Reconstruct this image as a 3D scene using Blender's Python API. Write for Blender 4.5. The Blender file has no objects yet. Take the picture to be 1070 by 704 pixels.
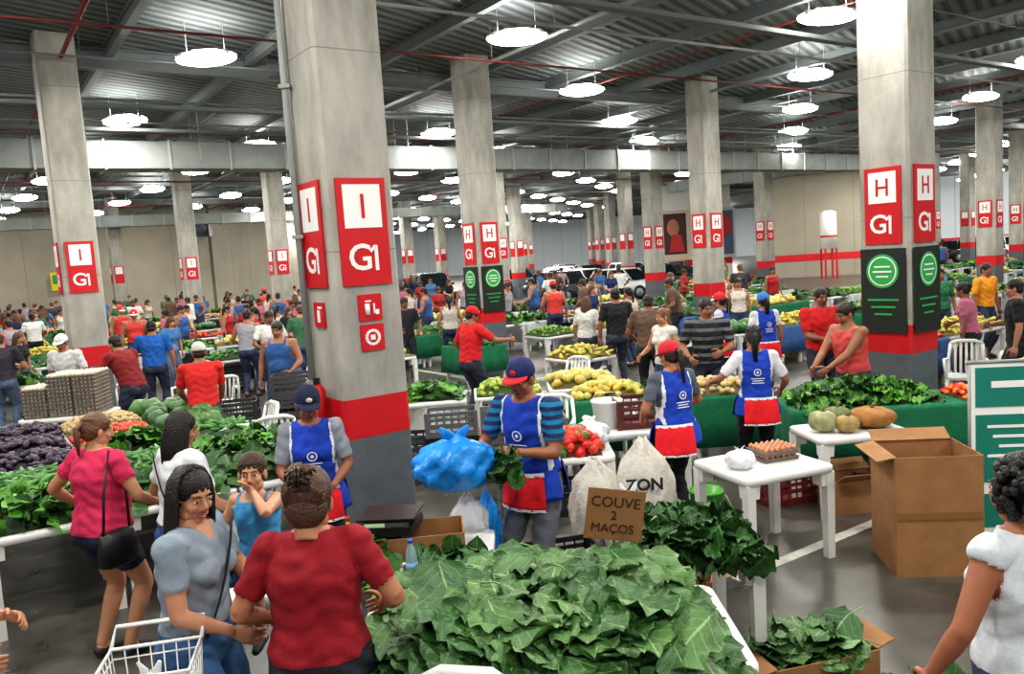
import bpy, bmesh, math, random
import numpy as np
from mathutils import Matrix, Vector
rnd = random.Random(7)
SC = bpy.context.scene
COL = SC.collection
pi = math.pi

def lin(c):
    out = []
    for x in c[:3]:
        x = x/255.0
        out.append(x/12.92 if x <= .04045 else ((x+.055)/1.055)**2.4)
    return (out[0], out[1], out[2], 1)

_m = {}
def M(name, col, rough=.6, bump=0., bs=40., var=0., vs=6., metal=0., emis=0., stripes=None, trans=0., squash=None):
    if name in _m: return _m[name]
    m = bpy.data.materials.new(name); m.use_nodes = True
    nt = m.node_tree; p = nt.nodes['Principled BSDF']
    c = lin(col)
    p.inputs['Base Color'].default_value = c
    p.inputs['Roughness'].default_value = rough
    p.inputs['Metallic'].default_value = metal
    if emis > 0:
        p.inputs['Emission Color'].default_value = c
        p.inputs['Emission Strength'].default_value = emis
    if trans > 0:
        p.inputs['Transmission Weight'].default_value = trans
    tc = nt.nodes.new('ShaderNodeTexCoord')
    if var > 0 or stripes:
        n = nt.nodes.new('ShaderNodeTexNoise'); n.inputs['Scale'].default_value = vs
        n.inputs['Detail'].default_value = 8; n.inputs['Roughness'].default_value = .62
        if squash:
            mp = nt.nodes.new('ShaderNodeMapping'); mp.inputs['Scale'].default_value = squash
            nt.links.new(tc.outputs['Object'], mp.inputs['Vector']); nt.links.new(mp.outputs['Vector'], n.inputs['Vector'])
        else: nt.links.new(tc.outputs['Object'], n.inputs['Vector'])
        r = nt.nodes.new('ShaderNodeValToRGB')
        r.color_ramp.elements[0].position = .3; r.color_ramp.elements[1].position = .7
        r.color_ramp.elements[0].color = tuple([max(0, a*(1-var)) for a in c[:3]]+[1])
        r.color_ramp.elements[1].color = tuple([min(1, a*(1+var)) for a in c[:3]]+[1])
        nt.links.new(n.outputs['Fac'], r.inputs['Fac'])
        out = r.outputs['Color']
        if stripes:
            w = nt.nodes.new('ShaderNodeTexWave'); w.wave_type = 'BANDS'; w.bands_direction = 'Z'
            w.inputs['Scale'].default_value = stripes[1]; w.inputs['Distortion'].default_value = .6
            nt.links.new(tc.outputs['Object'], w.inputs['Vector'])
            r2 = nt.nodes.new('ShaderNodeValToRGB'); r2.color_ramp.interpolation = 'CONSTANT'
            r2.color_ramp.elements[1].position = stripes[2]
            nt.links.new(w.outputs['Fac'], r2.inputs['Fac'])
            mx = nt.nodes.new('ShaderNodeMix'); mx.data_type = 'RGBA'
            nt.links.new(r2.outputs['Color'], mx.inputs[0])
            nt.links.new(out, mx.inputs[6]); mx.inputs[7].default_value = lin(stripes[0])
            out = mx.outputs[2]
        nt.links.new(out, p.inputs['Base Color'])
    if bump > 0:
        n = nt.nodes.new('ShaderNodeTexNoise'); n.inputs['Scale'].default_value = bs
        n.inputs['Detail'].default_value = 5
        nt.links.new(tc.outputs['Object'], n.inputs['Vector'])
        b = nt.nodes.new('ShaderNodeBump'); b.inputs['Strength'].default_value = bump
        b.inputs['Distance'].default_value = .02
        nt.links.new(n.outputs['Fac'], b.inputs['Height'])
        nt.links.new(b.outputs['Normal'], p.inputs['Normal'])
    _m[name] = m
    return m

def cloth(col, **k):
    return M('cloth_%d_%d_%d%s' % (col[0], col[1], col[2], 's' if k.get('stripes') else ''), col, rough=.85, bump=.5, bs=14, var=.14, vs=9, **k)

# ---------------------------------------------------------------- mesh builder
class MB:
    def __init__(s): s.V = []; s.F = []; s.m = []; s.s = []; s.n = 0
    def add(s, V, F, mi=0, sm=True):
        V = np.asarray(V, float).reshape(-1, 3)
        s.V.append(V); o = s.n
        for f in F: s.F.append(tuple(i+o for i in f))
        if isinstance(mi, int): s.m += [mi]*len(F)
        else: s.m += list(mi)
        s.s += [sm]*len(F); s.n += len(V)
    def box(s, c, size, mi=0, R=None, taper=1.0):
        sx, sy, sz = [a/2 for a in size]
        V = np.array([(-sx,-sy,-sz),(sx,-sy,-sz),(sx,sy,-sz),(-sx,sy,-sz),(-sx*taper,-sy*taper,sz),(sx*taper,-sy*taper,sz),(sx*taper,sy*taper,sz),(-sx*taper,sy*taper,sz)])
        if R is not None: V = V @ np.array(R)[:3,:3].T
        s.add(V+np.array(c), [(3,2,1,0),(4,5,6,7),(0,1,5,4),(1,2,6,5),(2,3,7,6),(3,0,4,7)], mi, False)
    def ell(s, c, r, mi=0, R=None, nu=14, nv=9, sm=True):
        V = [(0,0,-1)]
        for j in range(1, nv):
            ph = -pi/2+pi*j/nv
            for i in range(nu):
                a = 2*pi*i/nu
                V.append((math.cos(ph)*math.cos(a), math.cos(ph)*math.sin(a), math.sin(ph)))
        V.append((0,0,1)); V = np.array(V)*np.array(r)
        if R is not None: V = V @ np.array(R)[:3,:3].T
        F = []
        for i in range(nu): F.append((0, 1+(i+1) % nu, 1+i))
        for j in range(nv-2):
            for i in range(nu):
                a = 1+j*nu+i; b = 1+j*nu+(i+1) % nu
                F.append((a, b, b+nu, a+nu))
        t = len(V)-1; o = 1+(nv-2)*nu
        for i in range(nu): F.append((o+i, o+(i+1) % nu, t))
        s.add(V+np.array(c), F, mi, sm)
    def tube(s, pts, rad, mi=0, n=10, flat=1.0, side=None, sm=True):
        P = [np.array(p, float) for p in pts]
        if not hasattr(rad, '__len__'): rad = [rad]*len(P)
        V = []; prev = None
        for i, p in enumerate(P):
            d = P[min(i+1, len(P)-1)]-P[max(i-1, 0)]
            d = d/(np.linalg.norm(d)+1e-9)
            if prev is None:
                u = np.array(side, float) if side is not None else (np.array([0,0,1.]) if abs(d[2]) < .9 else np.array([1.,0,0]))
            else: u = prev
            u = u-d*np.dot(u, d); u = u/(np.linalg.norm(u)+1e-9); prev = u
            w = np.cross(d, u)
            for k in range(n):
                a = 2*pi*k/n
                V.append(p+rad[i]*(math.cos(a)*u+math.sin(a)*w*flat))
        F = []
        for i in range(len(P)-1):
            for k in range(n):
                a = i*n+k; b = i*n+(k+1) % n
                F.append((a, b, b+n, a+n))
        F.append(tuple(range(n-1, -1, -1))); F.append(tuple((len(P)-1)*n+k for k in range(n)))
        s.add(V, F, mi, sm)
    def loft(s, rings, mi=0, sm=True, caps=True):
        n = len(rings[0]); V = [p for r in rings for p in r]; F = []
        for i in range(len(rings)-1):
            for k in range(n):
                a = i*n+k; b = i*n+(k+1) % n
                F.append((a, b, b+n, a+n))
        if caps:
            F.append(tuple(range(n-1, -1, -1))); F.append(tuple((len(rings)-1)*n+k for k in range(n)))
        s.add(V, F, mi, sm)
    def arrays(s): return np.concatenate(s.V), s.F
    def build(s, name, mats, loc=(0,0,0), rz=0, parent=None):
        me = bpy.data.meshes.new(name)
        me.from_pydata(np.concatenate(s.V).tolist(), [], s.F)
        for m in mats: me.materials.append(m)
        me.polygons.foreach_set('material_index', s.m)
        me.polygons.foreach_set('use_smooth', s.s)
        me.update()
        o = bpy.data.objects.new(name, me); COL.objects.link(o)
        o.location = loc; o.rotation_euler = (0, 0, rz)
        if parent: o.parent = parent
        return o

def remesh(V, F, vox, it=4):
    me = bpy.data.meshes.new('tmp'); me.from_pydata(V.tolist(), [], F)
    o = bpy.data.objects.new('tmp', me); COL.objects.link(o)
    a = o.modifiers.new('r', 'REMESH'); a.mode = 'VOXEL'; a.voxel_size = vox
    b = o.modifiers.new('s', 'SMOOTH'); b.factor = .5; b.iterations = it
    dg = bpy.context.evaluated_depsgraph_get()
    e = o.evaluated_get(dg); m2 = e.to_mesh()
    n = len(m2.vertices); co = np.empty(n*3); m2.vertices.foreach_get('co', co)
    no = np.empty(n*3); m2.vertices.foreach_get('normal', no)
    FF = [tuple(p.vertices) for p in m2.polygons]
    e.to_mesh_clear(); bpy.data.objects.remove(o); bpy.data.meshes.remove(me)
    return co.reshape(-1,3), FF, no.reshape(-1,3)

def rotx(a): return np.array([[1,0,0],[0,math.cos(a),-math.sin(a)],[0,math.sin(a),math.cos(a)]])
def roty(a): return np.array([[math.cos(a),0,math.sin(a)],[0,1,0],[-math.sin(a),0,math.cos(a)]])
def rotz(a): return np.array([[math.cos(a),-math.sin(a),0],[math.sin(a),math.cos(a),0],[0,0,1]])

# ---------------------------------------------------------------- people
EYEW = M('eye_white', (225,220,214), .3); EYED = M('eye_iris', (40,24,16), .2)
SHOE = M('shoe_dark', (45,42,42), .6)
_head = {}
def head_base(fem, vox):
    key = (fem, vox)
    if key in _head: return _head[key]
    b = MB()
    b.ell((0,-.008,.036), (.074,.092,.084))
    b.ell((0,.020,-.028), (.057 if fem else .060,.066,.080))
    b.ell((0,.048,-.088), (.026 if fem else .034,.026,.022))
    b.tube([(0,.082,.014),(0,.096,-.012),(0,.106,-.030)], [.008,.010,.012], n=8)
    b.ell((.010,.093,-.033), (.008,.009,.007)); b.ell((-.010,.093,-.033), (.008,.009,.007))
    b.ell((0,.074,.027), (.046,.014,.010))
    for s in (-1, 1):
        b.ell((s*.035,.055,-.028), (.023,.026,.022))
        b.ell((s*.076,-.004,-.012), (.010,.020,.032), R=rotz(s*.35))
        b.ell((s*.045,.01,-.065), (.018,.04,.03))
    b.tube([(0,-.015,-.04),(0,-.022,-.10),(0,-.03,-.14)], [.05,.049,.05], n=12)
    V, F, N = remesh(*b.arrays(), vox, 3)
    _head[key] = (V, F)
    return _head[key]

def ik(S, W, l1, l2, pole):
    S = np.array(S, float); W = np.array(W, float)
    d = W-S; L = np.linalg.norm(d); u = d/(L+1e-9)
    L = min(L, (l1+l2)*.985); W = S+u*L
    a = (l1*l1-l2*l2+L*L)/(2*L); h = math.sqrt(max(1e-6, l1*l1-a*a))
    p = np.array(pole, float); p = p-u*np.dot(p, u); p /= (np.linalg.norm(p)+1e-9)
    return S+u*a+p*h, W

def add_hand(b, W, d, side, mi, curl=.5, n=6):
    d = d/np.linalg.norm(d)
    nn = np.array([-side*1., 0.15, -.35]); nn = nn-d*np.dot(nn, d); nn /= np.linalg.norm(nn)+1e-9
    t = np.cross(d, nn)
    if np.dot(t, np.array([0,1.,.35])) < 0: t = -t
    b.tube([W-d*.02, W+d*.02, W+d*.055, W+d*.09], [.025,.034,.042,.038], mi, n=10, flat=.42, side=t)
    for i, (o, L) in enumerate([(-.030,.056),(-.010,.070),(.011,.076),(.031,.068)]):
        p = W+d*.083+t*o; pts = [p]; a = .15
        for q in range(3):
            a += curl*(.55+.1*q)
            dd = d*math.cos(a)+nn*math.sin(a)
            p = p+dd*L*(.42, .33, .27)[q]; pts.append(p)
        b.tube(pts, [.0095,.0088,.008,.006], mi, n=n)
    p0 = W+d*.025+t*.026
    b.tube([p0, p0+(d*.5+t*.75+nn*.25)*.036, p0+(d*.75+t*.7+nn*.45)*.062, p0+(d*.95+t*.6+nn*.6)*.078], [.014,.012,.010,.007], mi, n=n)

def torso_prof(fem, bw):
    if fem: P = [(.80,.10,.09),(.84,.150,.115),(.92,.175,.130),(1.00,.160,.118),(1.08,.138,.104),(1.18,.145,.110),(1.27,.157,.122),(1.35,.152,.104),(1.415,.120,.076),(1.455,.068,.056),(1.50,.047,.049),(1.56,.044,.048)]
    else: P = [(.80,.10,.09),(.84,.150,.110),(.92,.165,.122),(1.00,.158,.116),(1.08,.152,.110),(1.18,.160,.114),(1.27,.176,.122),(1.35,.170,.106),(1.415,.135,.080),(1.455,.078,.062),(1.50,.055,.056),(1.56,.052,.055)]
    out = []
    for z, a, c in P:
        f = bw if z < 1.38 else 1+(bw-1)*.3
        fy = f*(1+(bw-1)*.4) if .9 < z < 1.3 else f
        out.append((z, a*f, c*fy))
    return out

def person(name, x, y, h=1.68, hd=0, fem=False, bw=1., lean=0, lh=None, rh=None, yaw=0, pitch=0,
           shirt=(200,60,60), sleeve=.6, pants=(50,60,90), pl=.97, skin=(176,120,90), hair='short', hc=(28,20,16),
           cap=None, apron=None, z=0, sit=False, vox=.013, vneck=.0, stripes=None, hs=1., curl=.6, hem=.93, side_roll=0,
           lfoot=None, rfoot=None, smile=False, hairlen=.3, strap=False, handbag=False):
    k = h/1.7
    la = math.radians(lean); hip = np.array([0,0,.93])
    R = rotx(-la) @ roty(math.radians(side_roll))
    def T(p): return hip+R@(np.array(p, float)-hip)
    prof = torso_prof(fem, bw)
    b = MB(); n = 20
    rings = []
    for (zz, rx, ry) in prof:
        ring = []
        for i in range(n):
            a = 2*pi*i/n
            ca, sa = math.cos(a), math.sin(a)
            q = (math.copysign(abs(ca)**.85, ca)*rx, math.copysign(abs(sa)**.9, sa)*ry, zz)
            ring.append(T(q) if zz > .93 else np.array(q))
        rings.append(ring)
    b.loft(rings)
    if fem and hs < 1.2:
        for s in (-1,1): b.ell(T((s*.068*bw,.082*bw,1.255)), (.062*bw,.056*bw,.06))
    if bw > 1.12: b.ell(T((0,.06*bw,1.07)), (.13*bw,.10*bw,.13))
    for s in (-1,1):
        b.ell((s*.072*bw, -.052*bw, .88), (.085*bw,.085*bw,.09))
    sx = (.158 if fem else .185)*(1+(bw-1)*.6); aw = 1+(bw-1)*.8
    if fem: aw *= .92
    if sit: aw *= 1.05
    segs = []
    segs.append(('T', T((0,0,.90)), T((0,0,1.10)), .13*bw, .12*bw)); segs.append(('T', T((0,0,1.10)), T((0,0,1.30)), .12*bw, .125*bw))
    segs.append(('T', T((-.09,0,1.33)), T((.09,0,1.33)), .095, .095)); segs.append(('N', T((0,0,1.46)), T((0,0,1.58)), .052, .05))
    hands = []
    for s, tg in ((-1, lh), (1, rh)):
        S = T((s*sx, -.005, 1.385))
        if tg is None: tg = (s*(sx+.10*bw), .05, .84)
        E, W = ik(S, tg, .285, .245, (s*.75, -.55, -.75))
        m1 = S+(E-S)*.45
        b.tube([T((s*sx*.55, 0, 1.385)), S, m1, E], [.062, .058*aw, .049*aw, .040*aw], n=12)
        b.tube([E-(E-S)*.12, E, E+(W-E)*.3, E+(W-E)*.75, W], [.038*aw,.040*aw,.041*aw,.030*aw,.025*aw], n=12)
        b.ell(S, (.060*aw,.060*aw,.062*aw))
        segs.append(('U%d' % s, S, E, .05*aw, .04*aw)); segs.append(('F%d' % s, E, W, .04*aw, .025*aw))
        hands.append((W, W-E, s))
    for s, ft in ((-1, lfoot), (1, rfoot)):
        Hj = np.array([s*.088*bw, 0, .88])
        if ft is None: ft = (s*.115, .36, .48) if sit else (s*.10, -.01+.03*s, .085)
        Kn, A = ik(Hj, ft, .44, .43, (s*.1, 1, .15))
        lw = 1+(bw-1)*.8
        b.tube([Hj+np.array([0,0,.02]), Hj+(Kn-Hj)*.3, Hj+(Kn-Hj)*.7, Kn], [.09*lw,.088*lw,.068*lw,.056*lw], n=14)
        b.tube([Kn+(Hj-Kn)*.06, Kn, Kn+(A-Kn)*.3, Kn+(A-Kn)*.75, A], [.053*lw,.055*lw,.056*lw,.040*lw,.034*lw], n=12)
        b.tube([A+np.array([0,-.05,-.045]), A+np.array([0,.02,-.03]), A+np.array([s*.01,.10,-.05]), A+np.array([s*.015,.17,-.062])], [.034,.044,.040,.026], n=10, flat=1.0)
        segs.append(('L%d' % s, Hj, Kn, .085*lw, .055*lw)); segs.append(('C%d' % s, Kn, A, .055*lw, .035*lw))
        segs.append(('S%d' % s, A+np.array([0,-.03,-.04]), A+np.array([0,.15,-.055]), .045, .03))
    V, F, N = remesh(*b.arrays(), vox, 3)
    Fc = np.array([V[list(f)].mean(0) for f in F])
    def classify(C):
        best = np.full(len(C), 1e9); idx = np.zeros(len(C), int); tt = np.zeros(len(C))
        for i, (tg, a, bb, ra, rb) in enumerate(segs):
            ab = bb-a; t = np.clip(((C-a)@ab)/np.dot(ab, ab), 0, 1)
            d = np.linalg.norm(C-(a+t[:,None]*ab), axis=1)-(ra+(rb-ra)*t)
            m = d < best; best[m] = d[m]; idx[m] = i; tt[m] = t[m]
        return idx, tt
    mats = [M('skin_%d_%d_%d' % skin, skin, .5, var=.05, vs=30),
            cloth(shirt, stripes=stripes), cloth(pants), SHOE,
            M('hair_%d_%d_%d' % hc, hc, .45, bump=.6, bs=90, var=.3, vs=40), EYEW, EYED,
            M('lip_%d' % skin[0], (min(255, int(skin[0]*.85)), int(skin[1]*.55), int(skin[2]*.6)), .4)]
    if apron: mats += [cloth((24,66,176)), cloth((226,228,232)), cloth((222,30,42))]
    Ri = R.T
    def col(C):
        idx, tt = classify(C); U = (C-hip)@Ri.T+hip
        res = np.zeros(len(C), int)
        for i in range(len(C)):
            tg = segs[idx[i]][0]; u = U[i]; t = tt[i]
            if tg == 'T':
                if C[i][2] < hem and u[2] < hem+.05: res[i] = 2; continue
                nk = 1.452 if not sleeve < .1 else 1.40
                if u[2] > nk and abs(u[0]) < .10: res[i] = 0; continue
                if sleeve < .1 and u[2] > 1.36 and abs(u[0]) > .125: res[i] = 0; continue
                if u[1] > 0 and abs(u[0]) < (u[2]-(1.43-vneck))*.7: res[i] = 0; continue
                res[i] = 1
                if apron:
                    w = .125 if u[2] > 1.15 else .135
                    if abs(u[0]) < w: res[i] = 8
                    elif abs(u[0]) < w+.018: res[i] = 9
                    elif u[2] < 1.12: res[i] = 8
            elif tg[0] == 'U':
                if t < sleeve and sleeve >= .1: res[i] = 1
            elif tg[0] == 'F':
                if sleeve > 1 and t < sleeve-1: res[i] = 1
            elif tg[0] == 'L':
                if t*.5 < pl: res[i] = 2
                if C[i][2] > hem+.02: res[i] = 1
            elif tg[0] == 'C':
                if .5+t*.5 < pl: res[i] = 2
            elif tg[0] == 'S': res[i] = 3
        return res
    mi = col(Fc)
    nv = len(V); off = np.zeros(nv); cnt = np.zeros(nv)
    for f, m_ in zip(F, mi):
        o_ = 0. if m_ in (0, 3) else (.014 if m_ != 2 else .009)
        for q in f: off[q] += o_; cnt[q] += 1
    off /= np.maximum(cnt, 1)
    ph = rnd.random()*9
    wr = np.sin(V[:,2]*70+np.sin(V[:,0]*23+ph)*2.5+V[:,1]*30)*.0028+np.sin(V[:,0]*55+V[:,2]*28+ph)*.0022
    V = V+N*(off+np.where(off > .004, wr, 0))[:,None]
    out = MB(); out.add(V, F, mi.tolist())
    for W, d, s in hands: add_hand(out, W, d, s, 0, curl=curl)
    hv, hf = head_base(fem, .006 if vox < .018 else .011)
    HR = rotz(math.radians(yaw)) @ rotx(-la*.5-math.radians(pitch))
    HR = HR @ roty(math.radians(side_roll*.5))
    HO = T((0,.012,1.572))+np.array([0,0,(hs-1)*.10 if hs < 1.15 or sit else 0])
    def H(P): return HO+(np.asarray(P, float)*hs)@HR.T
    out.add(H(hv), hf, 0)
    g = MB()
    for s in (-1,1):
        g.ell((s*.030,.0770,.004), (.0145,.009,.0075), 5); g.ell((s*.030,.0845,.004), (.0062,.0035,.0062), 6)
        g.tube([(s*.014,.084,.012),(s*.030,.0875,.0145),(s*.046,.076,.010)], .0032, 0, n=6)
        g.tube([(s*.012,.089,.024),(s*.030,.090,.031),(s*.050,.074,.027)], [.0022,.0028,.0012] if fem else [.0035,.0045,.002], 4, n=6)
    wq = .030 if smile else .023
    up = .006 if smile else 0
    g.tube([(-wq,.074,-.061+up),(-.010,.086,-.059),(0,.087,-.060),(.010,.086,-.059),(wq,.074,-.061+up)], [.003,.006,.005,.006,.003], 7, n=6)
    g.tube([(-wq*.8,.074,-.068+up),(0,.084,-.069),(wq*.8,.074,-.068+up)], [.003,.006,.003], 7, n=6)
    if smile: g.tube([(-.020,.081,-.061),(0,.090,-.0645),(.020,.081,-.061)], .0035, 5, n=6)
    r2 = random.Random(int(x*100+y*37))
    if hair != 'bald':
        g.ell((0,-.014,.045), (.081,.096,.087), 4, nu=20, nv=12)
        g.ell((0,-.048,-.010), (.070,.056,.062), 4)
        if fem or hair != 'short':
            g.ell((0,-.030,.02), (.084,.082,.075), 4)
    if hair == 'long':
        for i in range(90):
            a = math.radians(r2.uniform(-24, 204))
            ax, ay = math.cos(a), -math.sin(a)
            l = hairlen*r2.uniform(.8, 1.05); rr = .086
            jx = r2.uniform(-.01,.01)
            g.tube([(ax*.012+jx, ay*.02+.01, .131), (ax*.055, ay*.06-.012, .112), (ax*rr*.95, ay*rr*.95-.012, .06), (ax*(rr+.006), ay*(rr+.006)-.01, -.01),
                    (ax*(rr+.010), ay*(rr+.012)-.012, -.01-l*.5), (ax*(rr-.01)+jx, ay*(rr)-.016, -.02-l)],
                   [.006,.010,.013,.014,.013,.003], 4, n=6)
    if hair in ('bun', 'pony', 'updo'):
        if hair != 'updo':
            for i in range(30):
                a = 2*pi*i/30
                g.tube([(math.cos(a)*.075, .01+math.sin(a)*.08-.01, .04+.03*math.sin(a)), (math.cos(a)*.062, -.05+math.sin(a)*.04, .085), (math.cos(a)*.01, -.105, .055)], [.006,.012,.008], 4, n=6)
        if hair == 'bun':
            for i in range(12):
                a = i*.9
                g.ell((math.cos(a)*.022, -.115+math.sin(i)*.008, .06+math.sin(a)*.026), (.024,.022,.022), 4, nu=8, nv=6)
        elif hair == 'updo':
            g.ell((0,-.045,-.015), (.080,.068,.085), 4, nu=20, nv=12); g.ell((0,-.055,.04), (.080,.066,.075), 4, nu=20, nv=12)
            for i in range(110):
                an = 2*pi*i/110+r2.uniform(-.02,.02)
                sx_ = math.cos(an); sz_ = math.sin(an)
                lo = 1.0 if sz_ > 0 else 1.15
                g.tube([(sx_*.083, -.028, .018+sz_*.082*lo), (sx_*.070, -.088, .03+sz_*.060*lo), (sx_*.038, -.114, .05+sz_*.035), (sx_*.012, -.124, .066+sz_*.012)], [.005,.0075,.0075,.006], 4, n=5)
            for i in range(34):
                a = r2.uniform(0, 2*pi); q = r2.uniform(.7,1.1)
                g.tube([(math.cos(a)*.010,-.120,.075), (math.cos(a)*.036*q,-.128+.012*math.sin(a),.095+.025*math.sin(a)), (math.cos(a)*.052*q,-.112,.085+.045*math.sin(a)), (math.cos(a)*.058*q,-.095,.07+.05*math.sin(a))], [.009,.010,.008,.003], 4, n=5)
            ck = len(mats)+(2 if cap else 0); mats.append(M('hair_claw', (44,26,22), .25))
            for s in (-1,1):
                for q in range(4): g.tube([(s*.004,-.148,.110-q*.018),(s*.026,-.146,.100-q*.018),(s*.040,-.128,.090-q*.018)], [.004,.004,.002], ck, n=5)
                g.tube([(s*.005,-.149,.12),(s*.006,-.150,.045)], .006, ck, n=6)
        else:
            for i in range(9):
                o = r2.uniform(-.015,.015)
                g.tube([(o,-.10,.05),(o*1.4,-.135,.02),(o*1.8,-.125,-.06),(o*1.2,-.11,-.10-hairlen*.5)], [.014,.016,.014,.003], 4, n=6)
    if hair == 'curly':
        for i in range(260):
            a = r2.uniform(0, 2*pi); p = r2.uniform(-.9, 1.5)
            v = np.array([math.cos(a)*math.cos(p)*.10, math.sin(a)*math.cos(p)*.11-.028, math.sin(p)*.112+.02])
            if v[1] > .03 and v[2] < .075: continue
            g.ell(v, (.019,.019,.019), 4, nu=7, nv=5)
    if cap:
        mats2 = [cloth(cap[0]), cloth(cap[1])]
        ci = len(mats); mats += mats2
        nn = 20; rings = []
        for q, (zz, sc) in enumerate([(.028,1.0),(.05,1.01),(.08,.97),(.11,.82),(.13,.58),(.142,.28),(.145,.05)]):
            rings.append([(math.cos(2*pi*i/nn)*.087*sc, math.sin(2*pi*i/nn)*.103*sc-.010, zz) for i in range(nn)])
        g.loft(rings, ci)
        vs = []; fs = []
        for j in range(5):
            for i in range(9):
                a = math.radians(30+120*i/8)
                e = j/4*.075*math.sin(a)**1.2
                px = math.cos(a)*(.087+e*.3); py = math.sin(a)*.100-.010+e
                for dz in (0, .006): vs.append((px, py, .040-.12*(px*px)/.01*.06-e*.22+dz))
        for j in range(4):
            for i in range(8):
                a = (j*9+i)*2; c_ = a+2; d_ = a+20; e_ = a+18
                fs.append((a+1, c_+1, d_+1, e_+1)); fs.append((a, e_, d_, c_))
        for i in range(8):
            a = (4*9+i)*2; fs.append((a, a+1, a+3, a+2))
        g.add(vs, fs, ci+1)
        g.ell((0,.088,.075), (.022,.008,.018), ci+1 if cap[0] != cap[1] else 5)
        g.ell((0,-.01,.146), (.008,.008,.004), ci+1)
    gv, gf = g.arrays()
    out.add(H(gv), gf, g.m)
    if apron:
        def tr(zq):
            zs = [p[0] for p in prof]
            return np.interp(zq, zs, [p[1] for p in prof]), np.interp(zq, zs, [p[2] for p in prof])
        def sheet(z0, z1, a0, a1, offr, mi, flare=0., nz=8, na=16):
            vs = []; fs = []
            for j in range(nz+1):
                zz = z0+(z1-z0)*j/nz; rx, ry = tr(max(zz, .92))
                fl = offr+flare*(1-j/nz)
                for i in range(na+1):
                    a = math.radians(a0+(a1-a0)*i/na)
                    w = .004*math.sin(i*1.7+j*.4)*(1-j/nz)
                    for q in (0, .005):
                        p = (math.cos(a)*(rx+fl+w+q), math.sin(a)*(ry+fl+w+q), zz)
                        vs.append(T(p) if zz > .93 else p)
            st = (na+1)*2
            for j in range(nz):
                for i in range(na):
                    a = j*st+i*2
                    fs.append((a+1, a+3, a+3+st, a+1+st)); fs.append((a, a+st, a+2+st, a+2))
            for i in range(na): fs.append((i*2, i*2+2, i*2+3, i*2+1))
            out.add(vs, fs, mi)
        c0 = apron.get('c', 90); front = 1 if apron.get('mark', 1) > 0 else -1
        sheet(.80, 1.0, 15, 165, .030, 8, .03)
        sheet(.82, 1.0, 195, 345, .030, 8, .02)
        sheet(.74, .985, c0-46, c0+46, .045, 10, .025)
        sheet(.975, 1.0, c0-48, c0+48, .047, 9, 0)
        sheet(.735, .752, c0-46, c0+46, .072, 9, 0)
        zc = 1.245; rx, ry = tr(zc)
        for rad_, mi_ in ((.036, 9), (.027, 8), (.012, 9)):
            vs = []
            for i in range(20):
                a = 2*pi*i/20; px = math.cos(a)*rad_; pz = zc+math.sin(a)*rad_
                yy = (ry+.030+(.036-rad_)*.06)*math.sqrt(max(0, 1-(px/(rx+.03))**2))+ (.012 if front > 0 and fem else 0)
                vs.append(T((px, front*yy, pz)))
            out.add(vs, [tuple(range(20)) if front < 0 else tuple(range(19, -1, -1))], mi_, False)
        for q in range(3):
            zz = 1.18-q*.022; hw_ = (.065,.05,.06)[q]
            rx, ry = tr(zz)
            vs = [T((px, front*(ry+.034), pz)) for px, pz in ((-hw_,zz),(hw_,zz),(hw_,zz+.008),(-hw_,zz+.008))]
            out.add(vs, [(0,1,2,3)], 9, False)
    if strap:
        ci = len(mats); mats.append(cloth((30,34,52)))
        pts = []
        for i in range(9):
            t = i/8; xx = -.12+.25*t; zz = 1.43-.45*t
            rx, ry = .16*bw, .122*bw
            pts.append(T((xx, (ry+.022)*math.sqrt(max(.05, 1-(xx/(rx+.05))**2))*strap, zz)))
        out.tube(pts, .012, ci, n=6, flat=.4)
    if handbag:
        ci = len(mats); mats.append(M('bag_leather', (26,22,24), .4))
        cx, cy, cz = .23*bw, -.10, .86
        out.loft([[(cx+math.cos(2*pi*i/16)*.05*s_, cy+math.copysign(abs(math.sin(2*pi*i/16))**.6, math.sin(2*pi*i/16))*.14*s_, zz) for i in range(16)] for zz, s_ in ((.72,.7),(.74,1.05),(.86,1.05),(.94,.85),(.955,.5))], ci)
        out.tube([(cx,cy-.10,.94),(cx-.03,cy-.04,1.2),(sx,-.02,1.455),(cx-.02,cy+.12,1.2),(cx,cy+.10,.94)], .009, ci, n=6)
    o = out.build(name, mats, (x, y, z), math.radians(hd))
    o.scale = (k, k, k)
    return o

# ---------------------------------------------------------------- room
E = np.array([.829, .559]); NN = np.array([-.559, .829])
EA = math.atan2(E[1], E[0])
concrete = M('concrete_pillar_paint', (168,165,157), .85, bump=.35, bs=7, var=.36, vs=2.6, squash=(1,1,.35))
wallm = M('wall_beige', (160,153,138), .85, var=.10, vs=.6)
wallw = M('wall_white_paint', (232,230,224), .8, var=.03, vs=.5)
wallg = M('wall_grey', (206,214,220), .8)
red = M('paint_red', (200,22,34), .5, var=.07, vs=5)
white = M('paint_white', (240,240,238), .4)
grayp = M('paint_gray', (96,102,108), .7, var=.18, vs=4)
steel = M('galvanised_steel', (136,140,138), .5, metal=.3, var=.18, vs=1.5)
plast = M('white_plastic', (222,222,220), .35, var=.03, vs=3)
black = M('black_plastic', (22,22,24), .4)

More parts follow.
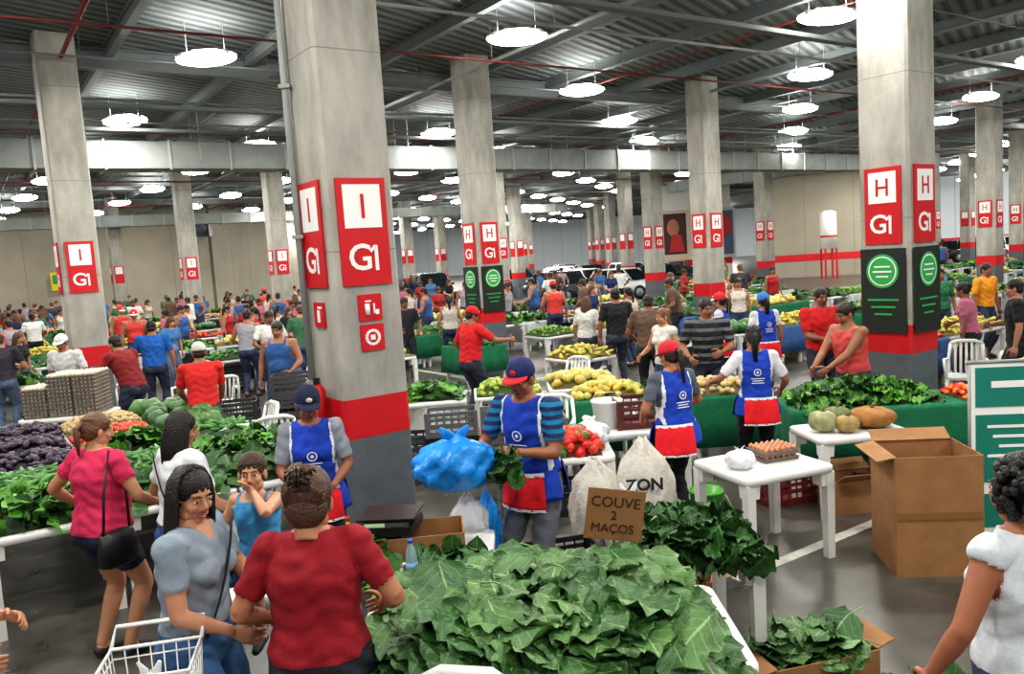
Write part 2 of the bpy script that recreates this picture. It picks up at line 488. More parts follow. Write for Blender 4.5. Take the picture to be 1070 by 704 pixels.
b = MB(); b.box((5,50,-.05), (150,124,.1))
def floor_mat():
    m = bpy.data.materials.new('polished_concrete'); m.use_nodes = True
    nt = m.node_tree; p = nt.nodes['Principled BSDF']; tc = nt.nodes.new('ShaderNodeTexCoord')
    n = nt.nodes.new('ShaderNodeTexNoise'); n.inputs['Scale'].default_value = 1.1; n.inputs['Detail'].default_value = 10; n.inputs['Roughness'].default_value = .7
    nt.links.new(tc.outputs['Object'], n.inputs['Vector'])
    r = nt.nodes.new('ShaderNodeValToRGB'); r.color_ramp.elements[0].position = .32; r.color_ramp.elements[1].position = .7
    r.color_ramp.elements[0].color = lin((44,43,41)); r.color_ramp.elements[1].color = lin((104,100,93))
    nt.links.new(n.outputs['Fac'], r.inputs['Fac']); nt.links.new(r.outputs['Color'], p.inputs['Base Color'])
    r2 = nt.nodes.new('ShaderNodeMapRange'); r2.inputs['To Min'].default_value = .14; r2.inputs['To Max'].default_value = .5
    nt.links.new(n.outputs['Fac'], r2.inputs['Value']); nt.links.new(r2.outputs['Result'], p.inputs['Roughness'])
    return m
b.build('floor', [floor_mat()])
b = MB()
for (sx_, sy_, L, dirv) in ((1.5,5.66,6.,E),(-7.5,1.,6.,E),(8,3,40.,NN),(-2.,14.,10.,E)):
    c = np.array([sx_, sy_])+dirv*L/2
    b.box((c[0], c[1], .003), (L,.10,.004), 0, R=rotz(math.atan2(dirv[1], dirv[0])))
b.build('parking_line', [M('line_paint', (180,178,168), .6, var=.25, vs=8)])

def deck_mat():
    m = bpy.data.materials.new('steel_deck'); m.use_nodes = True
    nt = m.node_tree; p = nt.nodes['Principled BSDF']; tc = nt.nodes.new('ShaderNodeTexCoord')
    mp = nt.nodes.new('ShaderNodeMapping'); mp.inputs['Rotation'].default_value = (0, 0, EA)
    nt.links.new(tc.outputs['Object'], mp.inputs['Vector'])
    w = nt.nodes.new('ShaderNodeTexWave'); w.inputs['Scale'].default_value = 1.3; w.inputs['Distortion'].default_value = 0
    nt.links.new(mp.outputs['Vector'], w.inputs['Vector'])
    r = nt.nodes.new('ShaderNodeValToRGB'); r.color_ramp.elements[0].position = .35; r.color_ramp.elements[1].position = .6
    r.color_ramp.elements[0].color = lin((80,86,88)); r.color_ramp.elements[1].color = lin((120,126,127))
    nt.links.new(w.outputs['Fac'], r.inputs['Fac']); nt.links.new(r.outputs['Color'], p.inputs['Base Color'])
    bp = nt.nodes.new('ShaderNodeBump'); bp.inputs['Distance'].default_value = .08; bp.inputs['Strength'].default_value = .5
    nt.links.new(w.outputs['Fac'], bp.inputs['Height']); nt.links.new(bp.outputs['Normal'], p.inputs['Normal'])
    p.inputs['Roughness'].default_value = .75
    return m
b = MB(); b.box((5,50,6.5), (150,124,.1)); b.build('ceiling', [deck_mat()])
beamm = M('beam_steel', (122,128,129), .6, var=.12, vs=1.)
def ibeam(b, p0, p1, z, w, h, mi=0):
    p0 = np.array(p0); p1 = np.array(p1); c = (p0+p1)/2; L = np.linalg.norm(p1-p0); a = math.atan2(*(p1-p0)[::-1])
    R = rotz(a)
    b.box((c[0],c[1],z), (L,.02+w*.08,h), mi, R=R)
    b.box((c[0],c[1],z-h/2), (L,w,.025), mi, R=R); b.box((c[0],c[1],z+h/2), (L,w,.025), mi, R=R)
b = MB()
for i in range(-16, 24):
    o = np.array([-1.26,6.5])+E*(i*2.35)
    ibeam(b, o-NN*20, o+NN*75, 6.34, .13, .20)
for j in range(-2, 9):
    o = np.array([-1.26,6.5])+NN*(j*9.6)
    ibeam(b, o-E*42, o+E*55, 6.22, .20, .32)
b.build('ceiling_beams', [beamm])
b = MB(); rp = M('sprinkler_red', (120,50,48), .5); pipeg = M('pipe_grey', (160,162,158), .45)
for j in range(-3, 22):
    o = np.array([0,9.])+NN*(j*2.4+.35*math.sin(j*2.1))
    p0 = o-E*40; p1 = o+E*50; zz = 6.0-.12*(j % 3)
    b.tube([(p0[0],p0[1],zz),(p1[0],p1[1],zz)], (.016,.028,.02)[j % 3], (1,2,0,1)[j % 4], n=6)
    for q in range(-12, 16):
        c = o+E*q*3.; b.tube([(c[0],c[1],zz),(c[0],c[1],6.4)], .006, 1, n=4)
for i in range(-10, 14):
    o = np.array([1.,8.])+E*(i*3.5)
    p0 = o-NN*12; p1 = o+NN*60
    b.tube([(p0[0],p0[1],6.07),(p1[0],p1[1],6.07)], (.022,.035)[i % 2], (1,2,0)[i % 3], n=6)
b.build('ceiling_pipes', [rp, beamm, pipeg])
b = MB()
for j, o in enumerate(([2.,12.],[-3.,19.],[4.,27.])):
    o = np.array(o); p0 = o-E*25; p1 = o+E*30; c = (p0+p1)/2
    b.box((c[0],c[1],5.75), (55,.18,.02), 0, R=rotz(EA)); b.box((c[0]-.05,c[1]+.075,5.78), (55,.015,.06), 0, R=rotz(EA)); b.box((c[0]+.05,c[1]-.075,5.78), (55,.015,.06), 0, R=rotz(EA))
b.build('cable_tray', [beamm])

def duct(name, p0, p1, zc, w, h):
    p0 = np.array(p0, float); p1 = np.array(p1, float); L = np.linalg.norm(p1-p0); a = math.atan2((p1-p0)[1], (p1-p0)[0]); c = (p0+p1)/2
    b = MB(); b.box((0,0,0), (L,w,h))
    k = -L/2
    while k < L/2:
        b.box((k,0,0), (.05,w+.07,h+.07), 1); k += 1.4
    k = -L/2+.7
    while k < L/2:
        for s in (-1,1): b.box((k,s*w/2,.6), (.02,.02,1.4), 1)
        k += 2.8
    b.build(name, [steel, M('duct_flange', (160,163,160), .45, metal=.3)], (c[0],c[1],zc), a)
duct('air_duct', (-15,15.3), (15.,35.2), 5.3, .8, .62)
duct('air_duct', (-26,34.0), (4.,54.), 5.2, .7, .5)
duct('air_duct', (13.6,34.5), (8.6,42.0), 5.25, .6, .5)
def wall(name, p0, p1, mat, stripe=False, h=6.5, th=.25, stripez=1.1):
    p0 = np.array(p0, float); p1 = np.array(p1, float); L = np.linalg.norm(p1-p0); a = math.atan2((p1-p0)[1], (p1-p0)[0]); c = (p0+p1)/2
    b = MB(); b.box((0,0,h/2), (L,th,h))
    if stripe: b.box((0,0,stripez), (L,th+.02,.4), 1)
    k = -L/2
    while k < L/2: b.box((k,0,h/2), (.03,th+.01,h), 2); k += 2.6
    return b.build(name, [mat, red, M('wall_joint', (132,126,114), .9)], (c[0],c[1],0), a)
wall('wall_left', (-60,40), (-17,47), wallm)
wall('wall_left_return', (-17,47.2), (-15,70), wallm)
wall('wall_back', (-60,111), (75,111), wallg)
wall('wall_right', (14.6,47.5), (22.5,45), wallm, True)
wall('wall_white', (9.6,53), (14.6,53), wallw, True)
wall('wall_far_right', (22.5,72), (78,60), wallg, True)
wall('wall_left_side', (-60,-8), (-60,40), wallm)
b = MB(); b.box((0,0,0), (1.9,.04,3.2)); b.box((0,-.03,.1), (1.5,.02,2.6), 1); b.ell((-.1,-.04,.5), (.40,.02,.55), 2); b.box((.1,-.05,-.5), (1.0,.02,1.1), 3, taper=.6)
b.build('wall_poster', [M('poster_cream',(214,190,170)), M('poster_dark',(70,44,44)), M('poster_skin',(190,120,90)), M('poster_red',(190,50,50))], (10.9,52.7,2.9))
b = MB(); b.box((0,0,0), (1.6,.04,3.2)); b.box((0,-.03,0), (1.3,.02,2.8), 1); b.ell((.1,-.04,.4), (.45,.02,.7), 2); b.ell((-.3,-.05,-.7), (.3,.02,.4), 3)
b.build('wall_poster', [M('poster_grey',(200,200,205)), M('poster_blue',(90,110,130)), M('poster_red2',(200,60,60)), M('poster_cream',(214,190,170))], (14.0,52.7,2.9))
b = MB(); b.box((0,0,0), (1.8,.04,1.0)); b.box((0,-.03,.1), (1.6,.02,.5), 1); b.box((.2,-.04,-.3), (1.,.02,.2), 2)
b.build('wall_poster', [M('poster_yellow',(235,205,40)), M('poster_green',(60,150,70)), M('poster_red',(190,50,50))], (-24.3,45.3,2.6), .16)
b = MB(); b.tube([(0,0,0),(0,0,1.9)], .42, 0, n=24); b.tube([(0,0,1.9),(0,0,2.0)], [.42,.2], 0, n=24); b.tube([(0,0,.6),(0,0,.7)], .43, 1, n=24)
for s in (-1,1):
    for t in (-1,1): b.box((s*.3,t*.3,-.8), (.08,.08,1.6), 1)
b.build('water_tank', [wallw, red], (17.2,43.6,1.6))
b = MB(); b.box((0,0,0), (.8,.5,.9), 0, taper=.9); b.tube([(0,-.26,0),(0,-.3,0)], .3, 1, n=20)
b.build('wall_loudspeaker', [black, grayp], (-16.9,46.2,5.0))

# ---------------------------------------------------------------- pillars
def text(body, size, loc, nrm, mat, parent, roll=0, ex=.002, off=.0):
    cu = bpy.data.curves.new('lettering', 'FONT'); cu.body = body; cu.size = size; cu.align_x = 'CENTER'; cu.align_y = 'CENTER'; cu.extrude = ex; cu.offset = off
    cu.resolution_u = 3
    o = bpy.data.objects.new('lettering', cu); COL.objects.link(o); cu.materials.append(mat)
    n = Vector(nrm).normalized(); up = Vector((0,0,1)); r = up.cross(n).normalized(); up = n.cross(r)
    m = Matrix(((r.x,up.x,n.x,loc[0]),(r.y,up.y,n.y,loc[1]),(r.z,up.z,n.z,loc[2]),(0,0,0,1))) @ Matrix.Rotation(roll, 4, 'Z')
    o.parent = parent
    o.matrix_local = m
    return o
TH = math.radians(35)
nB = np.array([math.sin(TH), -math.cos(TH), 0]); nA = np.array([-math.cos(TH), -math.sin(TH), 0])
bann = M('banner_black', (26,38,34), .6); bgreen = M('banner_green', (48,168,82), .5)
def pillar(x, y, letter, banner=False, smalls=False):
    b = MB(); a = .292; c = .03
    tB = np.array([-nB[1], nB[0], 0])
    def ring(z, g=0):
        pts = [(-a+c,-a),(a-c,-a),(a,-a+c),(a,a-c),(a-c,a),(-a+c,a),(-a,a-c),(-a,-a+c)]
        return [tB*p[0]*(1+g)-nB*p[1]*(1+g)+np.array([0,0,z]) for p in pts]
    b.loft([ring(0),ring(1.06)], 1, False); b.loft([ring(1.06,.004),ring(1.38,.004)], 2, False); b.loft([ring(1.38),ring(6.45)], 0, False)
    for zz in (2.55,4.1,5.6): b.loft([ring(zz,.002),ring(zz+.010,.002)], 3, False)
    o = b.build('concrete_pillar', [concrete, grayp, red, M('concrete_joint', (136,134,128), .9)], (x, y, 0))
    for nr in (nB, nA):
        tt = np.array([-nr[1], nr[0], 0]); Rm = np.column_stack([tt, -nr, [0,0,1]])
        s = MB(); base = nr*(a+.012)
        s.box(base+np.array([0,0,2.70]), (.42,.02,.84), 0, R=Rm)
        s.box(base+nr*.011+np.array([0,0,2.90]), (.32,.006,.34), 1, R=Rm)
        if y < 40:
            s.box(base+nr*.012+tt*.088+np.array([0,0,2.49]), (.030,.006,.20), 1, R=Rm)
            fl = Rm@roty(-.75)
            s.box(base+nr*.012+tt*.062+np.array([0,0,2.565]), (.065,.006,.026), 1, R=fl)
            if letter == 'I': s.box(base+nr*.016+np.array([0,0,2.90]), (.028,.004,.19), 0, R=Rm)
            else:
                for q in (-1,1): s.box(base+nr*.016+tt*q*.058+np.array([0,0,2.90]), (.026,.004,.19), 0, R=Rm)
                s.box(base+nr*.016+np.array([0,0,2.90]), (.11,.004,.024), 0, R=Rm)
        s.build('sign_plate', [red, white], parent=o)
        if y < 40:
            text('G', .29, base+nr*.013-tt*.05+np.array([0,0,2.49]), nr, white, o, off=.004)
        if smalls:
            s = MB()
            if nr is nB:
                for zz in (2.10, 1.86): s.box(base+np.array([0,0,zz]), (.20,.015,.21), 0, R=Rm)
                s.tube([base+nr*.012-tt*.03+np.array([0,0,2.04]), base+nr*.012-tt*.03+np.array([0,0,2.13])], .020, 1, n=8)
                s.box(base+nr*.012-tt*.02+np.array([0,0,2.15]), (.05,.006,.012), 1, R=Rm)
                s.box(base+nr*.012+tt*.03+np.array([0,0,2.09]), (.012,.006,.08), 1, R=Rm); s.box(base+nr*.012+tt*.055+np.array([0,0,2.06]), (.03,.006,.04), 1, R=Rm)
                for k2 in range(16):
                    aa = 2*pi*k2/16; s.box(base+nr*.01+tt*.055*math.cos(aa)+np.array([0,0,1.86+.055*math.sin(aa)]), (.024,.006,.02), 1, R=Rm)
                s.box(base+nr*.01+np.array([0,0,1.86]), (.04,.006,.04), 1, R=Rm)
            else:
                s.box(base+tt*.0+np.array([0,0,2.06]), (.20,.015,.20), 0, R=Rm)
                s.box(base+nr*.01+np.array([0,0,2.05]), (.05,.006,.10), 1, R=Rm); s.box(base+nr*.01+tt*.03+np.array([0,0,2.12]), (.08,.006,.02), 1, R=Rm)
            s.build('safety_sign', [red, white], parent=o)
        if banner:
            s = MB(); s.box(base+nr*.02+np.array([0,0,1.76]), (.52,.02,.94), 0, R=Rm)
            for r_, mi_, dd in ((.19,1,.036),(.165,2,.038),(.15,1,.040)):
                vs = [base+nr*dd+tt*math.cos(2*pi*q/28)*r_+np.array([0,0,1.98+math.sin(2*pi*q/28)*r_]) for q in range(28)]
                s.add(vs, [tuple(range(28))], mi_, False)
            for q, wv in enumerate((.18,.22,.14)): s.box(base+nr*.042+np.array([0,0,2.03-q*.055]), (wv,.004,.018), 2, R=Rm)
            for q in range(3): s.box(base+nr*.033+np.array([0,0,1.66-q*.08]), (.36-q*.08,.004,.02), 1, R=Rm)
            s.build('hanging_banner', [bann, bgreen, white], parent=o)
    if smalls:
        s = MB(); p = nA*(a+.05)+nB*-.20
        s.tube([(p[0],p[1],.9),(p[0],p[1],6.4)], .03, 0, n=8)
        for zz in (1.5,2.7,3.9,5.1): s.box((p[0],p[1],zz), (.09,.09,.03), 0)
        s.build('conduit', [M('conduit_grey', (150,152,150), .5)], parent=o)
        s = MB(); p = nA*(a+.09)+tB*.0
        s.tube([(p[0],p[1],1.1),(p[0],p[1],1.45),(p[0],p[1],1.50)], [.065,.065,.03], 0, n=14); s.box((p[0],p[1],1.53), (.05,.04,.05), 1); s.tube([(p[0],p[1],1.52),(p[0]-.06,p[1]-.05,1.47),(p[0]-.06,p[1]-.05,1.28)], .010, 1, n=6)
        s.build('fire_extinguisher', [red, black], parent=o)
    return o
PIL = [(-1.29,6.75,'I',0,1),(4.44,9.25,'H',1,0),(-7.15,13.7,'I',0,0),(-.50,17.,'H',1,0),(5.1,20.7,'H',0,0),(-12.0,31.,'I',0,0),(-7.9,28.5,'I',0,0),
       (15.4,26.,'H',0,0),(-19.,40.,'I',0,0),(5.6,31.,'H',0,0),(-.3,34.,'H',0,0),(6.5,44.,'H',0,0),(.6,45.,'H',0,0),(-6.,50.,'H',0,0),(-4.3,54.,'H',0,0),
       (7.2,56.,'H',0,0),(7.8,68.,'H',0,0),(8.6,82.,'H',0,0),(1.2,60.,'H',0,0),(19.8,38.,'H',0,0),(22.6,36.,'H',0,0),(11.4,36.,'H',0,0),(2.1,75.,'H',0,0),(26.,46.,'H',0,0)]
for (px, py, l, bn, sm) in PIL: pillar(px, py, l, bool(bn), bool(sm))

# ---------------------------------------------------------------- lamps
lampm = M('lamp_diffuser_glow', (255,254,246), .5, emis=36.)
lamph = M('lamp_housing', (190,192,190), .4)
def lamp_mesh():
    b = MB()
    b.box((0,0,.075), (.90,.26,.07), 0, taper=.8); b.box((0,0,.125), (.4,.14,.04), 0)
    b.ell((0,0,.02), (.49,.20,.125), 1, nu=24, nv=10)
    for s in (-1,1): b.box((s*.3,0,.36), (.010,.010,.46), 0)
    return b
lm = None
for j in range(-4, 19):
    for kx in range(-14, 14):
        X = .4+1.47*j+4.97*kx; Y = 13.4+4.7*j
        if Y < -4 or abs(X) > .78*max(Y,0)+8: continue
        if Y > 43 and X < -15.5: continue
        if Y > 44 and X > 8.5 and X < 23: continue
        if lm is None: o = lamp_mesh().build('ceiling_lamp', [lamph, lampm], (X,Y,5.85)); lm = o
        else:
            o = bpy.data.objects.new('ceiling_lamp', lm.data); COL.objects.link(o); o.location = (X,Y,5.85)
        if (Y < 34 and abs(X) < .6*max(Y,0)+7) or (j % 2 == 0 and kx % 2 == 0):
            L = bpy.data.lights.new('lamp_light', 'AREA'); L.shape = 'RECTANGLE'; L.size = .9; L.size_y = .34
            far = Y >= 34
            L.energy = 104 if not far else (400 if X > -12 else 240); L.color = (1,.97,.90)
            q = bpy.data.objects.new('lamp_light', L); COL.objects.link(q); q.parent = o; q.location = (0,0,-.11)

# ---------------------------------------------------------------- market furniture
_tab = {}
def inst(cache, key, maker, name, mats, loc, rz):
    if key in cache:
        o = bpy.data.objects.new(name, cache[key]); COL.objects.link(o); o.location = loc; o.rotation_euler = (0,0,rz)
        return o
    o = maker().build(name, mats, loc, rz); cache[key] = o.data
    return o
def table(x, y, ang=0, w=.86, d=.86, h=.72):
    def mk():
        b = MB()
        def rr(sx, sy, r, z):
            pts = []
            for cx, cy, a0 in ((sx-r,sy-r,0),(-sx+r,sy-r,90),(-sx+r,-sy+r,180),(sx-r,-sy+r,270)):
                for q in range(4):
                    a = math.radians(a0+q*30); pts.append((cx+r*math.cos(a), cy+r*math.sin(a), z))
            return pts
        sx, sy = w/2, d/2
        b.loft([rr(sx-.012,sy-.012,.06,h-.055), rr(sx,sy,.06,h-.05), rr(sx,sy,.06,h-.006), rr(sx-.008,sy-.008,.06,h)])
        for i in (-1,1):
            for j in (-1,1):
                p1 = np.array([i*(sx-.07), j*(sy-.07), h-.05]); p0 = np.array([i*(sx-.02), j*(sy-.02), 0])
                b.box((p0+p1)/2, (.060,.060,h-.05), 0, taper=1.2)
                b.box((p1[0], p1[1], h-.10), (.10,.10,.11), 0, taper=1.1)
        return b
    return inst(_tab, ('t',w,d,h), mk, 'plastic_table', [plast], (x,y,0), ang)
def cloth_cover(x, y, ang, w, d, h, col, drop=.5, name='tablecloth'):
    def mk():
        b = MB(); rings = []
        n = 80
        for zz, g in ((h-drop,.05),(h-drop*.5,.03),(h-.03,.012),(h+.008,0.0),(h+.010,-.01)):
            r = []
            for i in range(n):
                t = i/n*4; s = int(t); u = t-s
                sx, sy = w/2+g, d/2+g
                p = [(-sx+2*sx*u,-sy),(sx,-sy+2*sy*u),(sx-2*sx*u,sy),(-sx,sy-2*sy*u)][s]
                f = (h+.01-zz)/drop*.02*math.sin(i*1.15+.5*math.sin(i*.3))
                L = math.hypot(*p); r.append((p[0]*(1+f/L), p[1]*(1+f/L), zz))
            rings.append(r)
        b.loft(rings, 0, True)
        for i in (-1,1):
            for j in (-1,1): b.box((i*(w/2-.06), j*(d/2-.06), (h-.02)/2), (.05,.05,h-.02), 1)
        return b
    return inst(_tab, ('c',w,d,h,drop,col), mk, name, [cloth(col), plast], (x,y,0), ang)
def chair(x, y, ang):
    def mk():
        b = MB()
        b.box((0,0,.44), (.44,.42,.03)); b.box((0,.0,.425), (.40,.38,.03))
        for s in (-1,1):
            b.tube([(s*.20,.18,.43),(s*.23,.22,.0)], [.028,.022], n=8); b.tube([(s*.19,-.18,.43),(s*.23,-.25,.0)], [.028,.022], n=8)
            b.tube([(s*.21,-.19,.43),(s*.21,-.25,.66),(s*.19,-.30,.84)], [.024,.02,.02], n=8)
            b.tube([(s*.215,-.23,.64),(s*.25,0,.66),(s*.24,.16,.64),(s*.22,.18,.44)], [.02,.022,.022,.02], n=8)
        b.tube([(-.19,-.30,.84),(-.1,-.33,.875),(.1,-.33,.875),(.19,-.30,.84)], [.022,.026,.026,.022], n=8)
        for q in range(5):
            xx = -.13+.065*q; b.tube([(xx,-.20,.45),(xx*1.02,-.27,.65),(xx,-.325,.87)], .017, n=6, flat=.5, side=(1,0,0))
        return b
    return inst(_tab, 'chair', mk, 'plastic_chair', [plast], (x,y,0), ang)
def crate(x, y, z, ang, col, name='plastic_crate'):
    def mk():
        b = MB(); w, d, h = .56, .37, .27
        b.box((0,0,.012), (w,d,.02))
        for i in (-1,1):
            for j in (-1,1): b.box((i*(w/2-.015),j*(d/2-.015),h/2), (.04,.04,h))
        for q, t in ((.04,.05),(.13,.035),(.19,.03),(h-.02,.04)):
            for i in (-1,1):
                b.box((0,i*(d/2-.008),q), (w,.014,t)); b.box((i*(w/2-.008),0,q), (.014,d,t))
        for q in range(7):
            for i in (-1,1): b.box((-.24+.08*q,i*(d/2-.01),h/2), (.012,.01,h-.03))
        for q in range(4):
            for i in (-1,1): b.box((i*(w/2-.01),-.13+.087*q,h/2), (.01,.012,h-.03))
        return b
    return inst(_tab, ('crate',col), mk, name, [M('crate_%d_%d' % col[:2], col, .5)], (x,y,z), ang)
cardb = M('cardboard', (154,112,74), .85, var=.14, vs=7); cardd = M('cardboard_inner', (108,76,48), .9)
def carton(x, y, z, ang, w, d, h, flaps=(1,1,1,1), print_=False, name='cardboard_box', flk=.45):
    def mk():
        b = MB(); t = .008
        b.box((0,0,t), (w,d,t), 1)
        for i in (-1,1):
            b.box((i*w/2,0,h/2), (t,d,h), 0); b.box((0,i*d/2,h/2), (w,t,h), 0)
        fl = min(w,d)*flk
        for k_, (dx, dy, L) in enumerate(((1,0,d),(-1,0,d),(0,1,w),(0,-1,w))):
            if not flaps[k_]: continue
            a = .55+.25*k_*.5
            if dx: b.box((dx*(w/2+fl/2*math.cos(a)),0,h+fl/2*math.sin(a)*(-.3 if k_==1 else .6)), (fl,L*.96,t), 0, R=roty(-dx*a*(.6 if k_!=1 else -.3)))
            else: b.box((0,dy*(d/2+fl/2*math.cos(a)),h+fl/2*math.sin(a)*.6), (L*.96,fl,t), 0, R=rotx(dy*a*.6))
        if print_:
            b.box((0,-d/2-.005,h*.62), (w*.5,.002,.02), 2); b.box((-w*.2,-d/2-.005,h*.42), (w*.25,.002,.05), 2); b.box((w*.2,-d/2-.005,h*.4), (w*.2,.002,.03), 2)
        return b
    return inst(_tab, ('carton',w,d,h,flaps,print_), mk, name, [cardb, cardd, M('carton_print', (60,50,90), .8)], (x,y,z), ang)

def ico(sub):
    bm = bmesh.new(); bmesh.ops.create_icosphere(bm, subdivisions=sub, radius=1)
    V = np.array([v.co[:] for v in bm.verts]); F = [tuple(v.index for v in f.verts) for f in bm.faces]; bm.free(); return V, F
ICO = {1: ico(1), 2: ico(2)}
def rrot(r):
    return rotz(r.uniform(0,2*pi))@rotx(r.uniform(-.6,.6))@roty(r.uniform(-.6,.6))
def add_mound(b, w, d, hz, mi, drop):
    n = 10; vs = []; fs = []
    for i in range(n+1):
        for j in range(n+1):
            u = -1+2*i/n; v = -1+2*j/n
            vs.append((u*w/2, v*d/2, max(.005, hz*(1-u**4)*(1-v**4)-drop)))
    for i in range(n):
        for j in range(n): fs.append((i*(n+1)+j, (i+1)*(n+1)+j, (i+1)*(n+1)+j+1, i*(n+1)+j+1))
    o = len(vs); vs += [(-w/2,-d/2,0),(w/2,-d/2,0),(w/2,d/2,0),(-w/2,d/2,0)]; fs.append((o+3,o+2,o+1,o))
    b.add(vs, fs, mi)
_pile = {}
def fruit_pile(name, x, y, z, w, d, hz, size, n, cols, ang=0, seed=1, sub=1, key=None):
    if key and key in _pile:
        o = bpy.data.objects.new(name, _pile[key]); COL.objects.link(o); o.location = (x,y,z); o.rotation_euler = (0,0,ang); return o
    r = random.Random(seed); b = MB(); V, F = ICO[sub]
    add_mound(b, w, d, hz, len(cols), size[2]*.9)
    for i in range(n):
        u = r.uniform(-.96,.96); v = r.uniform(-.96,.96)
        zz = max(size[2]*.8, hz*(1-u**4)*(1-v**4)-size[2]*r.uniform(0,.5))
        s = r.uniform(.85,1.15)
        P = V*np.array(size)*s
        P[:,2] *= 1-.12*(P[:,0]/size[0])
        b.add(P@rrot(r).T+np.array([u*w/2, v*d/2, zz]), F, r.randrange(len(cols)))
    mats = [M('produce_%d_%d_%d' % c, c, .4, var=.14, vs=18) for c in cols]
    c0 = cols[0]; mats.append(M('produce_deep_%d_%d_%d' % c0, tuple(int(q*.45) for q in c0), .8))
    o = b.build(name, mats, (x,y,z), ang)
    if key: _pile[key] = o.data
    return o
def leaf_mat(name, col, vein, rough=.5):
    m = bpy.data.materials.new(name); m.use_nodes = True
    nt = m.node_tree; p = nt.nodes['Principled BSDF']; L = nt.links
    def N(t): return nt.nodes.new(t)
    def math_(op, a, bb=None, c=None):
        q = N('ShaderNodeMath'); q.operation = op
        for i, v in enumerate((a, bb, c)):
            if v is None: continue
            if isinstance(v, (int,float)): q.inputs[i].default_value = v
            else: L.new(v, q.inputs[i])
        return q.outputs[0]
    uv = N('ShaderNodeUVMap'); s = N('ShaderNodeSeparateXYZ'); L.new(uv.outputs['UV'], s.inputs[0])
    au = math_('ABSOLUTE', math_('SUBTRACT', s.outputs[0], .5))
    mid = math_('LESS_THAN', au, .020)
    fr = math_('FRACT', math_('MULTIPLY', math_('SUBTRACT', s.outputs[1], math_('MULTIPLY', au, .7)), 6.))
    sv = math_('LESS_THAN', math_('ABSOLUTE', math_('SUBTRACT', fr, .5)), .05)
    mask = math_('MAXIMUM', math_('MULTIPLY', mid, .85), math_('MULTIPLY', sv, .4))
    tc = N('ShaderNodeTexCoord'); n = N('ShaderNodeTexNoise'); n.inputs['Scale'].default_value = 5; n.inputs['Detail'].default_value = 4
    L.new(tc.outputs['Object'], n.inputs['Vector'])
    r = N('ShaderNodeValToRGB'); r.color_ramp.elements[0].position = .3; r.color_ramp.elements[1].position = .7
    c = lin(col); r.color_ramp.elements[0].color = (c[0]*.5,c[1]*.56,c[2]*.52,1); r.color_ramp.elements[1].color = (min(1,c[0]*1.4),min(1,c[1]*1.25),min(1,c[2]*1.3),1)
    L.new(n.outputs['Fac'], r.inputs['Fac'])
    mx = N('ShaderNodeMix'); mx.data_type = 'RGBA'; L.new(mask, mx.inputs[0]); L.new(r.outputs['Color'], mx.inputs[6]); mx.inputs[7].default_value = lin(vein)
    L.new(mx.outputs[2], p.inputs['Base Color']); p.inputs['Roughness'].default_value = rough
    bp = N('ShaderNodeBump'); bp.inputs['Strength'].default_value = .6; bp.inputs['Distance'].default_value = .012
    n2 = N('ShaderNodeTexNoise'); n2.inputs['Scale'].default_value = 38; L.new(tc.outputs['Object'], n2.inputs['Vector'])
    L.new(math_('ADD', math_('MULTIPLY', sv, -.6), n2.outputs['Fac']), bp.inputs['Height']); L.new(bp.outputs['Normal'], p.inputs['Normal'])
    return m
KALE = leaf_mat('kale_leaf', (54,98,48), (124,158,100), .45); KALE2 = leaf_mat('kale_leaf_pale', (82,122,66), (148,176,122), .45)
LETT = leaf_mat('lettuce_leaf', (78,144,42), (156,194,108)); DARKG = leaf_mat('herb_leaf', (44,88,32), (86,132,66))
stemm = M('leaf_stem', (116,150,84), .5)
